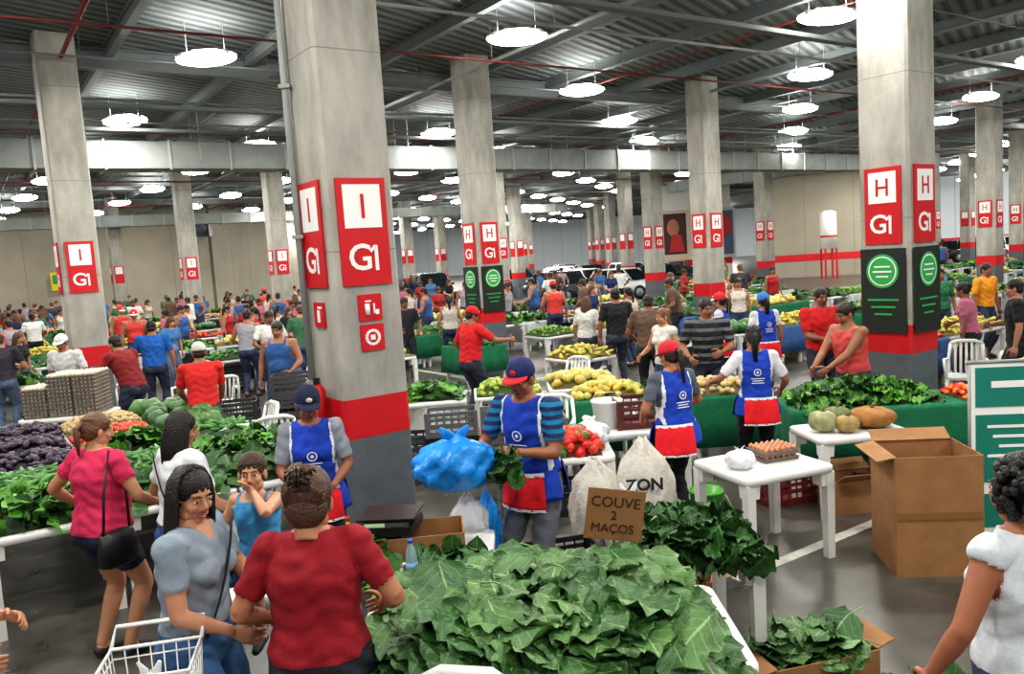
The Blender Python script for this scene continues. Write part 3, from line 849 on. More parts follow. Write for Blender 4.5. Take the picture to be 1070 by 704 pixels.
def leaf_heap(name, x, y, z, w, d, hz, n, Ls, mats, ang=0, seed=1, nx=6, ny=8, ruffle=.02, key=None, dirang=None, tilt=.45, wr=.36, upright=0., stem=.5):
    if key and key in _pile:
        o = bpy.data.objects.new(name, _pile[key]); COL.objects.link(o); o.location = (x,y,z); o.rotation_euler = (0,0,ang); return o
    r = random.Random(seed); VV = []; FF = []; UV = []; MI = []; off = 0
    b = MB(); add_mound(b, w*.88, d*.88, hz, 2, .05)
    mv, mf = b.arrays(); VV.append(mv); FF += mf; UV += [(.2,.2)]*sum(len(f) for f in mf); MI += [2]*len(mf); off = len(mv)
    for i in range(n):
        L = r.uniform(*Ls); W = L*wr*r.uniform(.85,1.15); ph = r.uniform(0,6); cup = r.uniform(-.6,.6); bend = r.uniform(-.2,.9); am = ruffle*L/.35*r.uniform(.6,1.4)
        u = r.uniform(-1,1); v = r.uniform(-1,1)
        V = []
        for jy in range(ny+1):
            t = jy/ny; tq = (t*.97+.015)**.85
            wd = W*(1-abs(2*tq-1)**2.6)**.55*(1+.07*math.sin(t*21+ph))
            for ix in range(nx+1):
                s = -1+2*ix/nx
                px = s*wd; py = L*t*(1-.10*s*s)
                pz = abs(s)**1.6*cup*W*.35-bend*L*.40*t*t+am*math.sin(t*20+ph+s*2)*abs(s)**2+am*.5*math.sin(t*9+s*7+ph)
                V.append((px,py-L*.5,pz))
        V = np.array(V)
        az = r.uniform(0,2*pi) if dirang is None else dirang+r.gauss(0,.55)-u*.5
        sl = .32*v**3 if dirang is not None else 0
        R = rotz(az)@rotx(r.gauss(upright,tilt)+sl)@roty(r.gauss(0,tilt*.8))
        zz = hz*(1-u**4)*(1-v**4)+r.uniform(-.03,.03)
        pos = np.array([u*w/2, v*d/2, max(zz, .02)])
        P = V@R.T+pos; P[:,2] = np.maximum(P[:,2], .006+r.random()*.01) if z < .1 else P[:,2]
        VV.append(P); a_ = r.randrange(2)
        for jy in range(ny):
            for ix in range(nx):
                q = off+jy*(nx+1)+ix
                FF.append((q,q+1,q+nx+2,q+nx+1)); MI.append(a_)
                UV += [(ix/nx,jy/ny),((ix+1)/nx,jy/ny),((ix+1)/nx,(jy+1)/ny),(ix/nx,(jy+1)/ny)]
        off += len(V)
        if L > .22 and r.random() < stem:
            b = MB(); b.tube([(0,-L*.5+.03,0),(0,-L*.5-.03,-.004),(0.01,-L*.5-.09,-.03)], [.003,.004,.005], n=5)
            sv, sf = b.arrays(); VV.append(sv@R.T+pos)
            for f in sf: FF.append(tuple(q+off for q in f)); MI.append(3); UV += [(.5,.5)]*len(f)
            off += len(sv)
    me = bpy.data.meshes.new(name); me.from_pydata(np.concatenate(VV).tolist(), [], FF)
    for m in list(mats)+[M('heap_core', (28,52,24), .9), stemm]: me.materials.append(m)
    me.polygons.foreach_set('material_index', MI); me.polygons.foreach_set('use_smooth', [True]*len(FF))
    uvl = me.uv_layers.new(name='UVMap'); uvl.data.foreach_set('uv', np.array(UV).ravel()); me.update()
    o = bpy.data.objects.new(name, me); COL.objects.link(o); o.location = (x,y,z); o.rotation_euler = (0,0,ang)
    if key: _pile[key] = me
    return o

# ---------------------------------------------------------------- foreground stall (kale)
table(-.38,3.55,.0); table(.49,3.55,.0)
leaf_heap('kale_heap', .05, 3.55, .73, 1.40, 1.14, .21, 330, (.24,.36), (KALE,KALE2), ang=.03, seed=3, nx=9, ny=12, dirang=pi+.5, tilt=.26, wr=.40, ruffle=.016, stem=.12)
table(.96,4.58,.1,.62,.70); leaf_heap('spring_greens', .95, 4.50, .71, .60, .72, .17, 130, (.14,.25), (DARKG,KALE), seed=9, nx=6, ny=8, tilt=.7, upright=.4, ruffle=.03)
table(-.62,4.62,.0); table(-1.5,4.62,.0)
leaf_heap('spring_greens', -1.05, 4.42, .73, .55, .6, .14, 80, (.14,.24), (DARKG,LETT), seed=5, tilt=.6)
leaf_heap('spring_greens', -.42, 4.36, .73, .40, .25, .08, 40, (.12,.2), (DARKG,KALE), seed=15, tilt=.6)
carton(-.62,4.72,.722,.1,.50,.32,.14,(0,0,0,0))
def weigh_scale(x, y, z, a):
    b = MB()
    b.box((0,0,.03), (.34,.32,.05), 0, taper=.96); b.box((0,.03,.065), (.26,.24,.02), 0); b.box((0,.03,.085), (.34,.28,.012), 1)
    b.box((0,-.135,.062), (.30,.05,.03), 0, R=rotx(-.4)); b.box((-.05,-.155,.07), (.12,.012,.022), 2, R=rotx(-.6))
    b.box((.09,-.155,.07), (.08,.012,.02), 1, R=rotx(-.6))
    for i in (-1,1):
        for j in (-1,1): b.tube([(i*.13,j*.12,-.0),(i*.13,j*.12,.02)], .015, 0, n=8)
    b.build('weighing_scale', [black, M('scale_tray', (44,46,50), .3, metal=.6), M('lcd', (140,160,120), .3)], (x,y,z), a)
weigh_scale(-.80,4.72,.87,-.1)
def bottle(x, y, z):
    b = MB(); n = 16; pr = [(0,.028),(.01,.032),(.05,.031),(.06,.033),(.13,.033),(.15,.031),(.19,.026),(.215,.013),(.23,.013)]
    b.loft([[(math.cos(2*pi*i/n)*r_, math.sin(2*pi*i/n)*r_, zz) for i in range(n)] for zz, r_ in pr], 0)
    b.tube([(0,0,.225),(0,0,.245)], .015, 1, n=12); b.tube([(0,0,.07),(0,0,.12)], .0338, 2, n=16)
    b.build('water_bottle', [M('pet_plastic', (190,215,225), .1, trans=.6), M('cap_blue', (40,90,190), .4), M('label_blue', (120,170,210), .5)], (x,y,z))
bottle(-.62,4.24,.72)
b = MB(); b.loft([[(math.cos(2*pi*i/14)*r_, math.sin(2*pi*i/14)*r_, zz) for i in range(14)] for zz, r_ in ((0,.03),(.12,.03),(.15,.012),(.18,.012))], 0); b.tube([(0,0,.17),(0,0,.2)], .014, 1)
b.build('sauce_bottle', [M('bottle_yellow', (215,190,40), .4), red], (-1.08,4.85,.72))
sg = MB()
sg.box((0,0,.0), (.30,.008,.27), 0, R=roty(.16)); sg.tube([(-.02,.012,-.30),(0,.012,.05)], .008, 1, n=6)
sgn = sg.build('price_sign', [cardb, M('wood_stake', (150,110,70), .8)], (.47,4.10,1.07))
ink = M('marker_ink', (74,44,34), .8)
text('COUVE', .078, (.008,-.008,.065), (0,-1,0), ink, sgn, roll=-.16); text('2', .066, (-.005,-.008,-.003), (0,-1,0), ink, sgn, roll=-.16); text('MAÇOS', .066, (-.018,-.008,-.070), (0,-1,0), ink, sgn, roll=-.16)

carton(1.50,4.25,0,.25,.62,.38,.22,(1,1,0,0),True,flk=.3)
leaf_heap('kale_heap', 1.50, 4.25, .12, .54, .32, .15, 60, (.2,.32), (KALE2,KALE), ang=.25, seed=21, tilt=.3, wr=.4, stem=.2)
carton(1.02,5.2,0,-.3,.4,.3,.28,(1,0,1,0))
leaf_heap('loose_greens', 1.22, 3.86, .0, .45, .3, .03, 22, (.18,.28), (KALE,KALE2), seed=22, tilt=.25)
leaf_heap('loose_greens', 2.10, 3.92, .0, .55, .45, .06, 40, (.14,.24), (DARKG,LETT), seed=23, tilt=.4)
carton(2.92,5.75,0,-.12,.58,.52,.44,(0,0,0,0)); carton(2.92,5.75,.44,-.12,.58,.52,.42,(0,1,1,0),False,flk=.26)
b = MB(); b.box((0,-.268,.44), (.56,.004,.05), 0); b.build('packing_tape', [M('tape_brown', (140,100,60), .3)], (2.92,5.75,0), -.12)
b = MB(); tealm = M('banner_teal', (24,128,112), .5, var=.08, vs=3)
b.box((0,0,.74), (1.0,.012,1.32), 0); b.box((0,-.008,1.22), (.92,.006,.30), 1); b.box((0,-.008,.75), (.92,.006,.52), 1)
for q in range(6): b.box((-.05,-.013,.92-q*.075), (.66-.08*(q % 3),.004,.022), 0)
b.box((-.1,-.013,1.24), (.5,.004,.05), 0); b.box((0,-.008,.27), (.92,.006,.26), 1); b.box((.05,-.013,.27), (.4,.004,.10), 0)
b.tube([(-.5,0,.08),(-.5,0,1.42)], .012, 2); b.tube([(.5,0,.08),(.5,0,1.42)], .012, 2); b.tube([(-.52,0,1.41),(.52,0,1.41)], .015, 2)
for s in (-1,1): b.tube([(s*.5,-.22,.015),(s*.5,0,.08),(s*.5,.22,.015)], .014, 2)
b.build('standing_banner', [white, tealm, steel], (3.90,5.95,0), -.15)

table(1.86,6.15,.35,.80,.72,.72); table(2.92,7.05,.12,.85,.62,.72)
def egg_tray(b, cx, cy, z, rows=5, cols=6, mi=0, mt=1, full=True):
    b.box((cx,cy,z+.012), (cols*.05,rows*.05,.02), mt); b.box((cx,cy,z+.026), (cols*.05+.012,rows*.05+.012,.006), mt)
    V, F = ICO[1]
    for i in range(cols):
        for j in range(rows):
            if not full and 0 < i < cols-1 and 0 < j < rows-1: continue
            P = V*np.array([.021,.021,.027]); b.add(P+np.array([cx+(i-(cols-1)/2)*.05, cy+(j-(rows-1)/2)*.05, z+.042]), F, mi)
eggm = M('egg_brown', (200,140,106), .5); eggw = M('egg_white', (214,200,184), .5); pulp = M('pulp_tray', (116,108,100), .9)
b = MB(); egg_tray(b,0,0,0); egg_tray(b,0,0,.05); b.build('egg_tray', [eggm,pulp], (1.98,6.25,.72), .3)
def bag(name, x, y, z, s, mat, seed, ties=True, fold=.10, rz=0):
    r = random.Random(seed); b = MB(); nu, nv = 40, 22
    rings = []; p1, p2, p3 = r.uniform(0,6), r.uniform(0,6), r.uniform(0,6)
    for j in range(nv+1):
        t = j/nv; rad = math.sin(pi*min(1, t*.86+.10))**.55
        if t > .8: rad *= 1-(t-.8)*3.2
        ring = []
        for i in range(nu):
            a = 2*pi*i/nu
            q = rad*(1+fold*(abs(math.sin(2.5*a+p1+t*4))-.5)+fold*.8*(abs(math.sin(4.5*a-t*7+p2))-.5)+fold*.5*(abs(math.sin(7*a+t*13+p3))-.5)+.02*r.uniform(-1,1))
            ring.append((math.cos(a)*q*s[0]/2, math.sin(a)*q*s[1]/2, t*s[2]*(1+.05*math.sin(2*a+p1))))
        rings.append(ring)
    b.loft(rings, 0)
    if ties:
        for q in (-1,1): b.tube([(q*.02,0,s[2]*.90),(q*s[0]*.10,.01,s[2]*1.04),(q*s[0]*.18,0,s[2]*1.16)], [s[0]*.10,s[0]*.07,s[0]*.03], 0, n=8, flat=.3)
    return b.build(name, [mat], (x,y,z), rz)
wbag = M('plastic_bag_white', (222,224,230), .35, bump=.9, bs=16); bbag = M('plastic_bag_blue', (34,142,228), .25, bump=.9, bs=12, var=.25, vs=5)
bag('plastic_bag', 1.66,6.02,.72,(.22,.2,.15), wbag, 3)
bag('blue_plastic_bag', -.40,5.02,1.00,(.50,.30,.34), bbag, 5, ties=True, fold=.22, rz=.2)
bag('plastic_bag', -.36,5.12,.40,(.24,.2,.52), wbag, 8, ties=False, fold=.25); bag('blue_plastic_bag', -.24,5.20,.42,(.14,.14,.5), bbag, 9, ties=False, fold=.3)
leaf_heap('greens_bunch', -.10, 4.98, 1.06, .14, .12, .14, 30, (.12,.20), (DARKG,KALE), seed=55, tilt=.6, upright=1.0)
sack = M('woven_sack', (204,198,188), .8, bump=.6, bs=30, var=.08, vs=10)
table(.35,6.98,0,.9,.7); table(1.15,7.75,0,.9,.7)
s1 = bag('produce_sack', .98,6.35,0,(.46,.36,.90), sack, 12, ties=False, fold=.14); text('ZON', .13, (-.03,-.205,.60), (0,-1,0), M('sack_ink',(40,40,50)), s1, off=.004)
bag('produce_sack', .58,6.32,0,(.38,.32,.78), sack, 13, ties=False, fold=.2)
bag('plastic_bag', .80,6.00,.0,(.34,.28,.58), wbag, 14, fold=.25)
fruit_pile('carrot_bags', .42,6.86,.72,.55,.36,.20,(.06,.045,.045),110,((214,66,34),(196,44,30),(60,120,50)),0,31)
leaf_heap('herb_bunches', .15,6.75,.72,.3,.2,.10,40,(.1,.18),(DARKG,LETT),seed=33,tilt=.7)
crate(.55,7.55,.0,0,(70,72,76)); crate(.05,7.62,.0,.1,(110,114,118)); crate(.05,7.62,.27,.1,(84,88,92)); crate(.15,7.15,.72,.05,(96,100,104)); crate(1.22,7.75,.72,.05,(96,44,40)); crate(.25,5.85,0,.2,(34,34,36))
def bucket(x, y, z, mat):
    b = MB(); n = 20
    b.loft([[(math.cos(2*pi*i/n)*r_, math.sin(2*pi*i/n)*r_, zz) for i in range(n)] for zz, r_ in ((0,.12),(.24,.145),(.25,.155),(.27,.155),(.27,.14),(.04,.115))], 0)
    b.tube([(-.15,0,.25),(-.1,.0,.34),(.1,0,.34),(.15,0,.25)], .004, 0, n=5)
    b.build('plastic_bucket', [mat], (x,y,z))
bucket(.87,7.75,.72,plast); bucket(1.62,7.0,0.0,M('bucket_green',(90,170,60),.4))
bag('plastic_bag', .62,6.98,.72,(.3,.25,.24), wbag, 71, fold=.3)
def pumpkin(name, x, y, z, r_, h_, cols, seed, lobes=9):
    b = MB(); n = 36; rings = []
    for j in range(11):
        t = -pi/2+pi*j/10
        rings.append([(math.cos(a)*math.cos(t)*r_*(1-.07*math.cos(lobes*a)), math.sin(a)*math.cos(t)*r_*(1-.07*math.cos(lobes*a)), h_/2+math.sin(t)*h_/2*(1-.15*(abs(math.sin(t))**8))) for a in [2*pi*i/n for i in range(n)]])
    b.loft(rings, 0); b.tube([(0,0,h_*.9),(.01,0,h_*1.05),(.03,0,h_*1.15)], [.02,.014,.016], 1, n=7)
    b.build(name, [M('pumpkin_%d_%d' % cols[:2], cols, .6, bump=.5, bs=22, var=.35, vs=11), M('pumpkin_stem', (110,110,60), .8)], (x,y,z))
pumpkin('pumpkin', 2.66,6.98,.72,.12,.2,(150,150,110),1); pumpkin('pumpkin', 2.86,7.16,.72,.12,.19,(104,112,74),2); pumpkin('pumpkin', 2.84,6.90,.72,.10,.16,(160,136,84),3)
pumpkin('pumpkin', 3.12,7.04,.72,.19,.19,(150,100,42),4)
carton(2.95,7.05,0,.1,.5,.35,.3,(0,0,1,1)); crate(3.3,7.35,.0,0,(40,60,110)); crate(2.45,7.4,.0,.3,(110,40,40))

GC = (14,104,70)
def counter(x, y, ang, w, d, h=.74, col=GC, drop=.55): cloth_cover(x, y, ang, w, d, h, col, drop)
counter(1.75,9.25,-.12,2.3,.8); counter(3.65,8.05,-.08,1.9,.75); counter(5.15,7.65,-.05,1.0,.8); counter(6.1,8.9,.2,1.4,.9,col=(170,190,215),drop=.35)
leaf_heap('lettuce_heap', 3.45,8.05,.75,1.35,.6,.18,170,(.14,.22),(LETT,DARKG),seed=41,tilt=.6,ruffle=.04)
fruit_pile('potato_pile', 2.3,9.1,.75,.8,.55,.14,(.05,.04,.035),120,((204,176,120),(190,164,110)),-.1,42)
fruit_pile('mango_pile', 1.05,9.35,.75,.8,.6,.14,(.06,.045,.045),110,((208,180,70),(186,184,96),(190,160,60)),-.1,43)
leaf_heap('spring_greens', 1.75,9.2,.75,.5,.5,.14,50,(.12,.2),(LETT,DARKG),seed=44,tilt=.6)
fruit_pile('garlic_pile', 5.0,7.7,.75,.7,.6,.14,(.035,.035,.03),160,((230,222,204),(236,232,222)),0,45)
fruit_pile('tomato_pile', 4.45,7.95,.75,.25,.5,.1,(.035,.035,.03),50,((220,50,30),(235,120,40)),0,46)
fruit_pile('papaya_pile', 6.0,8.9,.75,1.0,.7,.15,(.06,.045,.045),110,((206,176,60),(150,160,60)),.2,47)
chair(5.95,10.6,2.6); chair(6.9,10.9,2.4); chair(-3.0,8.5,.5); chair(-2.7,8.95,.3); chair(-3.15,9.4,2.2); chair(.35,8.5,2.9); chair(.75,11.6,2.4); chair(1.0,8.6,.2)
chair(-4.6,12.6,.6); chair(-5.3,13.1,2.4); chair(-7.6,15.6,.9); chair(-3.4,13.4,2.8)
for q in range(3): crate(-.72,8.75,.27*q,.05,(34,34,36) if q < 2 else (120,124,128))
for q in range(3): crate(-.12,8.95,.27*q,.0,(130,134,136) if q else (60,62,66))
for q in range(3): crate(-3.6,10.3,.27*q,.2,(50,52,54))
for q in range(4): crate(-2.9,10.6,.27*q,.15,(70,70,72))
for q in range(2): crate(-1.25,8.9,.27*q,-.1,(60,62,64))
table(-1.05,10.15,.05); leaf_heap('spring_greens',-1.05,10.15,.72,.8,.75,.14,90,(.12,.2),(LETT,DARKG),seed=81,tilt=.6)
table(-.10,10.25,.05); fruit_pile('lime_pile',-.10,10.25,.72,.8,.75,.14,(.04,.038,.038),120,((120,156,56),(170,176,70)),.05,82)
table(.85,10.45,.0); fruit_pile('melon_pile',.85,10.45,.72,.8,.75,.14,(.09,.07,.065),50,((206,184,90),(190,184,120)),.05,83)
crate(-1.05,10.15,0,.1,(60,62,66)); crate(-.1,10.25,0,.0,(50,52,54)); carton(.85,10.45,0,.1,.5,.4,.35,(0,0,0,0)); carton(-.45,9.45,0,.3,.45,.35,.3,(1,0,1,0)); carton(.45,9.25,0,-.2,.4,.35,.4,(0,1,0,1))
bag('plastic_bag', .1,9.6,0,(.34,.3,.4), wbag, 91, fold=.25)

def at(o, e, n): p = np.array(o)+E*e+NN*n; return p[0], p[1]
O = (-2.95,6.45)
def pile_kind(kind, px, py, z, w=.8, d=.8, ang=EA, seed=1, key=None, s=1.):
    n_ = 60 if key else 120
    if kind == 'eggplant': return fruit_pile('eggplant_pile', px,py,z,w,d,.14,(.085,.038,.038),int(n_*.8),((46,22,54),(34,18,42)),ang,seed,key=key)
    if kind == 'tomato': return fruit_pile('tomato_pile', px,py,z,w,d,.13,(.038,.038,.034),int(n_*1.5),((196,46,32),(210,80,38)),ang,seed,key=key)
    if kind == 'cucumber': return fruit_pile('cucumber_pile', px,py,z,w,d,.14,(.10,.026,.026),int(n_*1.),((76,132,56),(56,106,44)),ang,seed,key=key)
    if kind == 'orange': return fruit_pile('orange_pile', px,py,z,w,d,.16,(.042,.042,.042),int(n_*1.3),((210,150,50),(196,164,70)),ang,seed,key=key)
    if kind == 'banana': return fruit_pile('banana_pile', px,py,z,w,d,.16,(.09,.028,.03),int(n_*1.2),((210,186,74),(180,174,80)),ang,seed,key=key)
    if kind == 'lime': return fruit_pile('lime_pile', px,py,z,w,d,.15,(.034,.032,.032),int(n_*1.6),((104,146,54),(124,164,64)),ang,seed,key=key)
    if kind == 'melon': return fruit_pile('melon_pile', px,py,z,w,d,.14,(.10,.085,.08),int(n_*.3),((200,184,96),(184,180,120)),ang,seed,key=key)
    if kind == 'watermelon': return fruit_pile('watermelon_pile', px,py,z,w,d,.12,(.16,.12,.12),int(n_*.14),((46,92,44),(74,116,58)),ang,seed,key=key)
    if kind == 'potato': return fruit_pile('potato_pile', px,py,z,w,d,.14,(.05,.04,.036),int(n_*1.3),((190,162,116),(174,146,100)),ang,seed,key=key)
    if kind == 'lettuce': return leaf_heap('lettuce_heap', px,py,z,w,d,.16,80 if not key else 45,(.14,.24),(LETT,DARKG),ang,seed,key=key,tilt=.6,nx=4,ny=5,ruffle=.04)
    if kind == 'kale': return leaf_heap('spring_greens', px,py,z,w,d,.16,80 if not key else 45,(.16,.26),(KALE,DARKG),ang,seed,key=key,tilt=.6,nx=4,ny=5)
K1 = [['lettuce','cucumber','eggplant','eggplant','eggplant'],['kale','cucumber','lettuce','tomato','potato'],['kale','lettuce','cucumber','watermelon','watermelon']]
for i in range(5):
    for j in range(3):
        px, py = at(O, (j-1)*.88+.1, i*.92); table(px, py, EA); pile_kind(K1[j][i], px, py, .72, .84, .84, EA, 60+i*3+j)
b = MB()
for ty in range(2):
    for tx in range(3):
        for q in range(11 if tx else 8):
            egg_tray(b, tx*.32-.32, ty*.27, q*.05, full=(q == (10 if tx else 7)))
table(-5.95,10.75,.0,1.05,.7); b.build('egg_stack', [eggw,pulp], (-5.95,10.62,.72), .1)

# ---------------------------------------------------------------- main people
person('woman_shopper', -.86,3.16, 1.63, 5, True, 1.22, 6, lh=(-.23,.20,1.02), rh=(.26,.20,1.04), yaw=-8, pitch=14, shirt=(142,16,34), sleeve=.72, pants=(30,32,44), skin=(178,122,92), hair='updo', hc=(84,54,40), vox=.011, hs=1.18, hem=.95)
person('woman_shopper', -1.46,3.42, 1.63, -100, True, 1.08, 3, lh=(-.10,.34,1.12), rh=(.12,.26,1.0), yaw=-26, pitch=8, shirt=(136,148,162), sleeve=.62, pants=(60,96,140), skin=(192,138,108), hair='long', hc=(30,20,18), vox=.011, smile=True, vneck=.06, strap=1, hairlen=.30, hem=1.0, hs=1.04)
person('girl_child', -1.27,3.80, 1.06, 172, True, 1.04, 2, lh=(-.05,.15,1.50), rh=(.22,.22,1.10), yaw=16, pitch=-4, shirt=(70,150,200), sleeve=.0, pants=(60,110,170), pl=.5, skin=(196,146,116), hair='pony', hc=(66,42,30), vox=.013, smile=True, hs=1.28, sit=True, z=.50, vneck=.05)
person('woman_shopper', -2.13,4.95, 1.62, -35, True, 1.03, 5, lh=(-.22,.22,1.05), rh=(.22,.25,1.0), yaw=-25, pitch=8, shirt=(212,214,218), sleeve=.7, pants=(54,84,132), skin=(176,124,94), hair='long', hc=(22,16,16), hairlen=.22, strap=-1, hem=.98)
person('woman_shopper', -2.72,5.12, 1.62, -25, True, 1.14, 3, lh=(-.36,.10,1.02), rh=(.24,.28,1.02), yaw=-20, pitch=6, shirt=(200,44,88), sleeve=.55, pants=(30,36,62), pl=.30, skin=(186,134,102), hair='pony', hc=(104,72,50), hairlen=.12, hem=.90, handbag=True)
person('passer_by', -2.44,3.12, 1.62, -75, True, 1.1, 4, lh=(-.15,.28,1.12), rh=(.18,.25,1.05), shirt=(230,215,205), sleeve=.3, pants=(200,80,90), pl=.8, skin=(186,130,100), hair='long', hc=(70,44,34), yaw=-10)
person('woman_shopper', 1.74,2.72, 1.62, 18, True, 1.14, 2, lh=(-.34,.12,.92), rh=(.24,.2,1.0), yaw=6, shirt=(210,216,224), sleeve=.12, pants=(60,70,100), skin=(166,106,78), hair='curly', hc=(20,16,18), vox=.011, hs=1.08)
person('vendor_woman', -1.44,5.58, 1.65, 192, True, 1.06, 8, lh=(-.12,.26,1.0), rh=(.10,.28,1.0), yaw=8, pitch=12, shirt=(140,144,156), sleeve=.8, pants=(40,44,60), skin=(146,94,70), hair='pony', hc=(24,18,16), cap=((28,36,66),(28,36,66)), apron={'c':90}, vox=.012)
person('vendor_man', .10,5.36, 1.77, 146, False, 1.02, 8, lh=(-.10,.34,1.16), rh=(.14,.38,1.18), yaw=4, pitch=8, shirt=(20,116,160), stripes=((30,40,90),6.,.5), sleeve=.75, pants=(96,100,110), skin=(150,96,68), cap=((30,42,96),(196,40,48)), apron={'c':85}, vox=.012)
person('vendor_woman', 1.32,6.72, 1.63, 22, True, 1.06, 3, lh=(-.20,.22,1.02), rh=(.24,.30,1.08), yaw=12, pitch=12, shirt=(90,98,110), sleeve=.7, pants=(34,34,38), skin=(170,112,82), hair='pony', hc=(50,30,24), cap=((206,40,56),(206,40,56)), apron={'c':240,'mark':-1})
person('vendor_woman', 2.28,7.62, 1.63, -8, True, 1.0, 2, lh=(-.42,.18,1.12), rh=(.28,.24,1.0), yaw=-5, pitch=5, shirt=(214,214,218), sleeve=.8, pants=(30,30,34), skin=(150,100,76), hair='pony', hc=(20,16,16), apron={'c':280,'mark':-1})
person('customer_man', 2.40,9.95, 1.76, 165, False, 1.08, 4, lh=(-.16,.30,1.08), rh=(.20,.26,1.02), yaw=25, pitch=6, shirt=(26,26,30), stripes=((96,98,104),3.2,.66), sleeve=.8, pants=(40,44,60), skin=(150,100,74))
person('customer_woman', 2.02,10.6, 1.62, 120, True, 1.05, 4, shirt=(212,206,200), sleeve=.2, pants=(60,70,100), skin=(184,130,100), hair='bun', hc=(120,80,50), rh=(.2,.3,1.05))
person('customer_man', 3.98,10.4, 1.76, 182, False, 1.12, 0, lh=(-.05,.24,1.14), rh=(.05,.26,1.08), pitch=4, shirt=(190,26,32), sleeve=.8, pants=(40,44,60), skin=(136,86,62))
person('customer_man', 3.68,8.74, 1.70, 112, False, 1.1, 8, lh=(-.08,.42,1.02), rh=(.14,.42,1.0), pitch=14, shirt=(206,80,80), sleeve=.0, pants=(70,74,80), skin=(150,98,72), hair='short')
person('vendor_woman', 3.60,11.5, 1.66, 10, True, 1.0, 2, shirt=(210,212,216), pants=(40,40,46), skin=(160,110,84), hair='pony', cap=((60,120,200),(230,230,230)), apron={'c':270,'mark':-1})
person('vendor_woman', 3.15,12.1, 1.66, 60, True, 1.0, 2, shirt=(210,212,216), pants=(40,40,46), skin=(160,110,84), hair='pony', cap=((200,40,46),(230,230,230)), apron={'c':200,'mark':-1})
person('customer_man', -.62,11.7, 1.73, -50, False, 1.05, 6, lh=(-.26,.2,1.0), rh=(.36,.44,1.20), yaw=-15, pitch=16, shirt=(200,30,36), sleeve=.8, pants=(46,50,66), skin=(150,98,72), cap=((190,30,36),(190,30,36)))
person('customer_man', 1.80,13.8, 1.76, 10, False, 1.08, 2, shirt=(34,34,36), sleeve=.8, pants=(60,66,84), skin=(150,100,78))
person('customer_woman', 1.35,14.5, 1.6, -30, True, 1.1, 2, shirt=(206,204,200), sleeve=.8, pants=(60,66,84), skin=(170,120,90), hair='long', hc=(90,60,40))
person('customer_man', -5.45,11.55, 1.72, 70, False, 1.12, 22, lh=(-.2,.55,1.15), rh=(.2,.35,.9), shirt=(128,30,36), sleeve=.8, pants=(50,56,76), skin=(160,110,84))
person('customer_man', -3.70,9.55, 1.66, 20, False, 1.05, 14, lh=(-.2,.35,.95), rh=(.2,.4,.9), shirt=(200,38,36), sleeve=.8, pants=(50,56,76), skin=(150,100,76), cap=((200,200,196),(60,130,80)))
person('vendor_man', -6.75,12.3, 1.7, 175, False, 1.08, 8, shirt=(208,208,208), sleeve=.8, pants=(60,60,70), skin=(160,110,86), cap=((220,220,220),(220,220,220)), pitch=10)
person('customer_man', -6.2,14., 1.72, 15, False, 1.15, 4, shirt=(24,92,168), sleeve=.8, pants=(50,56,76), skin=(160,110,84), lh=(-.25,.3,1.1))
person('customer_man', 6.40,10.2, 1.72, 60, False, 1.05, 3, shirt=(28,28,32), sleeve=.8, pants=(34,34,40), skin=(170,120,96), hair='short', hc=(24,20,20), rh=(.2,.3,1.1))
person('customer_man', 8.55,14.6, 1.72, 200, False, 1.0, 2, shirt=(226,150,40), sleeve=.8, pants=(50,56,76), skin=(150,100,76))
person('customer_woman', 7.95,15.0, 1.66, 170, True, 1.0, 2, shirt=(40,110,76), sleeve=.8, pants=(50,56,76), skin=(150,100,76), hair='pony')

b = MB(); w, d = .17, .14
for zz in (.38,.5,.62,.74,.86,.96,1.0):
    e = w*(.8+.2*(zz-.38)/.62); f = d*(.8+.2*(zz-.38)/.62)
    b.tube([(-e,-f,zz),(e,-f,zz),(e,f,zz),(-e,f,zz),(-e,-f,zz)], .004 if zz < 1 else .008, 0, n=6)
for q in range(8):
    t = -1+2*q/7
    for s in (-1,1):
        b.tube([(t*w*.8,s*d*.8,.38),(t*w,s*d,1.0)], .003, 0, n=5); b.tube([(s*w*.8,t*d*.8,.38),(s*w,t*d,1.0)], .003, 0, n=5)
b.tube([(-w,d,1.0),(-w,d+.10,1.05),(w,d+.10,1.05),(w,d,1.0)], .009, 0, n=8)
for s in (-1,1):
    b.tube([(s*w*.8,d*.8,.4),(s*w*.85,d*.9,.08)], .009, 0, n=6); b.tube([(s*w*.8,-d*.8,.4),(s*w*.8,-d*.9,.0)], .009, 0, n=6)
    b.tube([(s*(w*.85)-.012,d*.9,.08),(s*(w*.85)+.012,d*.9,.08)], .08, 1, n=18)
b.build('shopping_trolley', [plast, black], (-1.47,2.98,-.0), .2)
bag('plastic_bag', -1.47,2.98,.60,(.24,.20,.34), wbag, 77, fold=.25)
chair(-.34,2.64,2.9)

# ---------------------------------------------------------------- distant stalls + crowd
occupied = [(p[0],p[1],.98) for p in PIL]
cars = [(-4.1,43.5,-1.2,(38,40,42),1),(-1.2,46.5,-1.3,(210,212,214),0),(2.9,46.5,-1.4,(222,224,226),0),(4.0,42.2,-.9,(196,198,202),0),(8.3,41.5,-.6,(60,64,70),0),(9.4,47.,-.9,(150,154,160),0),
        (3.4,51.5,-1.3,(230,230,230),0),(5.2,52.5,-1.2,(44,46,52),0),(.6,53.5,-1.3,(90,94,100),0),(7.6,51.0,-1.2,(226,228,230),0),(-1.,58.,-1.3,(180,184,186),0),(4.2,59,-1.3,(60,62,66),0),(5.5,38.6,-.7,(222,224,228),0),(2.6,39.5,-.9,(48,52,58),0),
        (29.5,52.,.1,(40,44,48),0),(25.8,55.,.1,(225,226,228),0),(33.5,55.,.1,(180,184,190),0),(31,60.,.1,(60,64,70),1)]
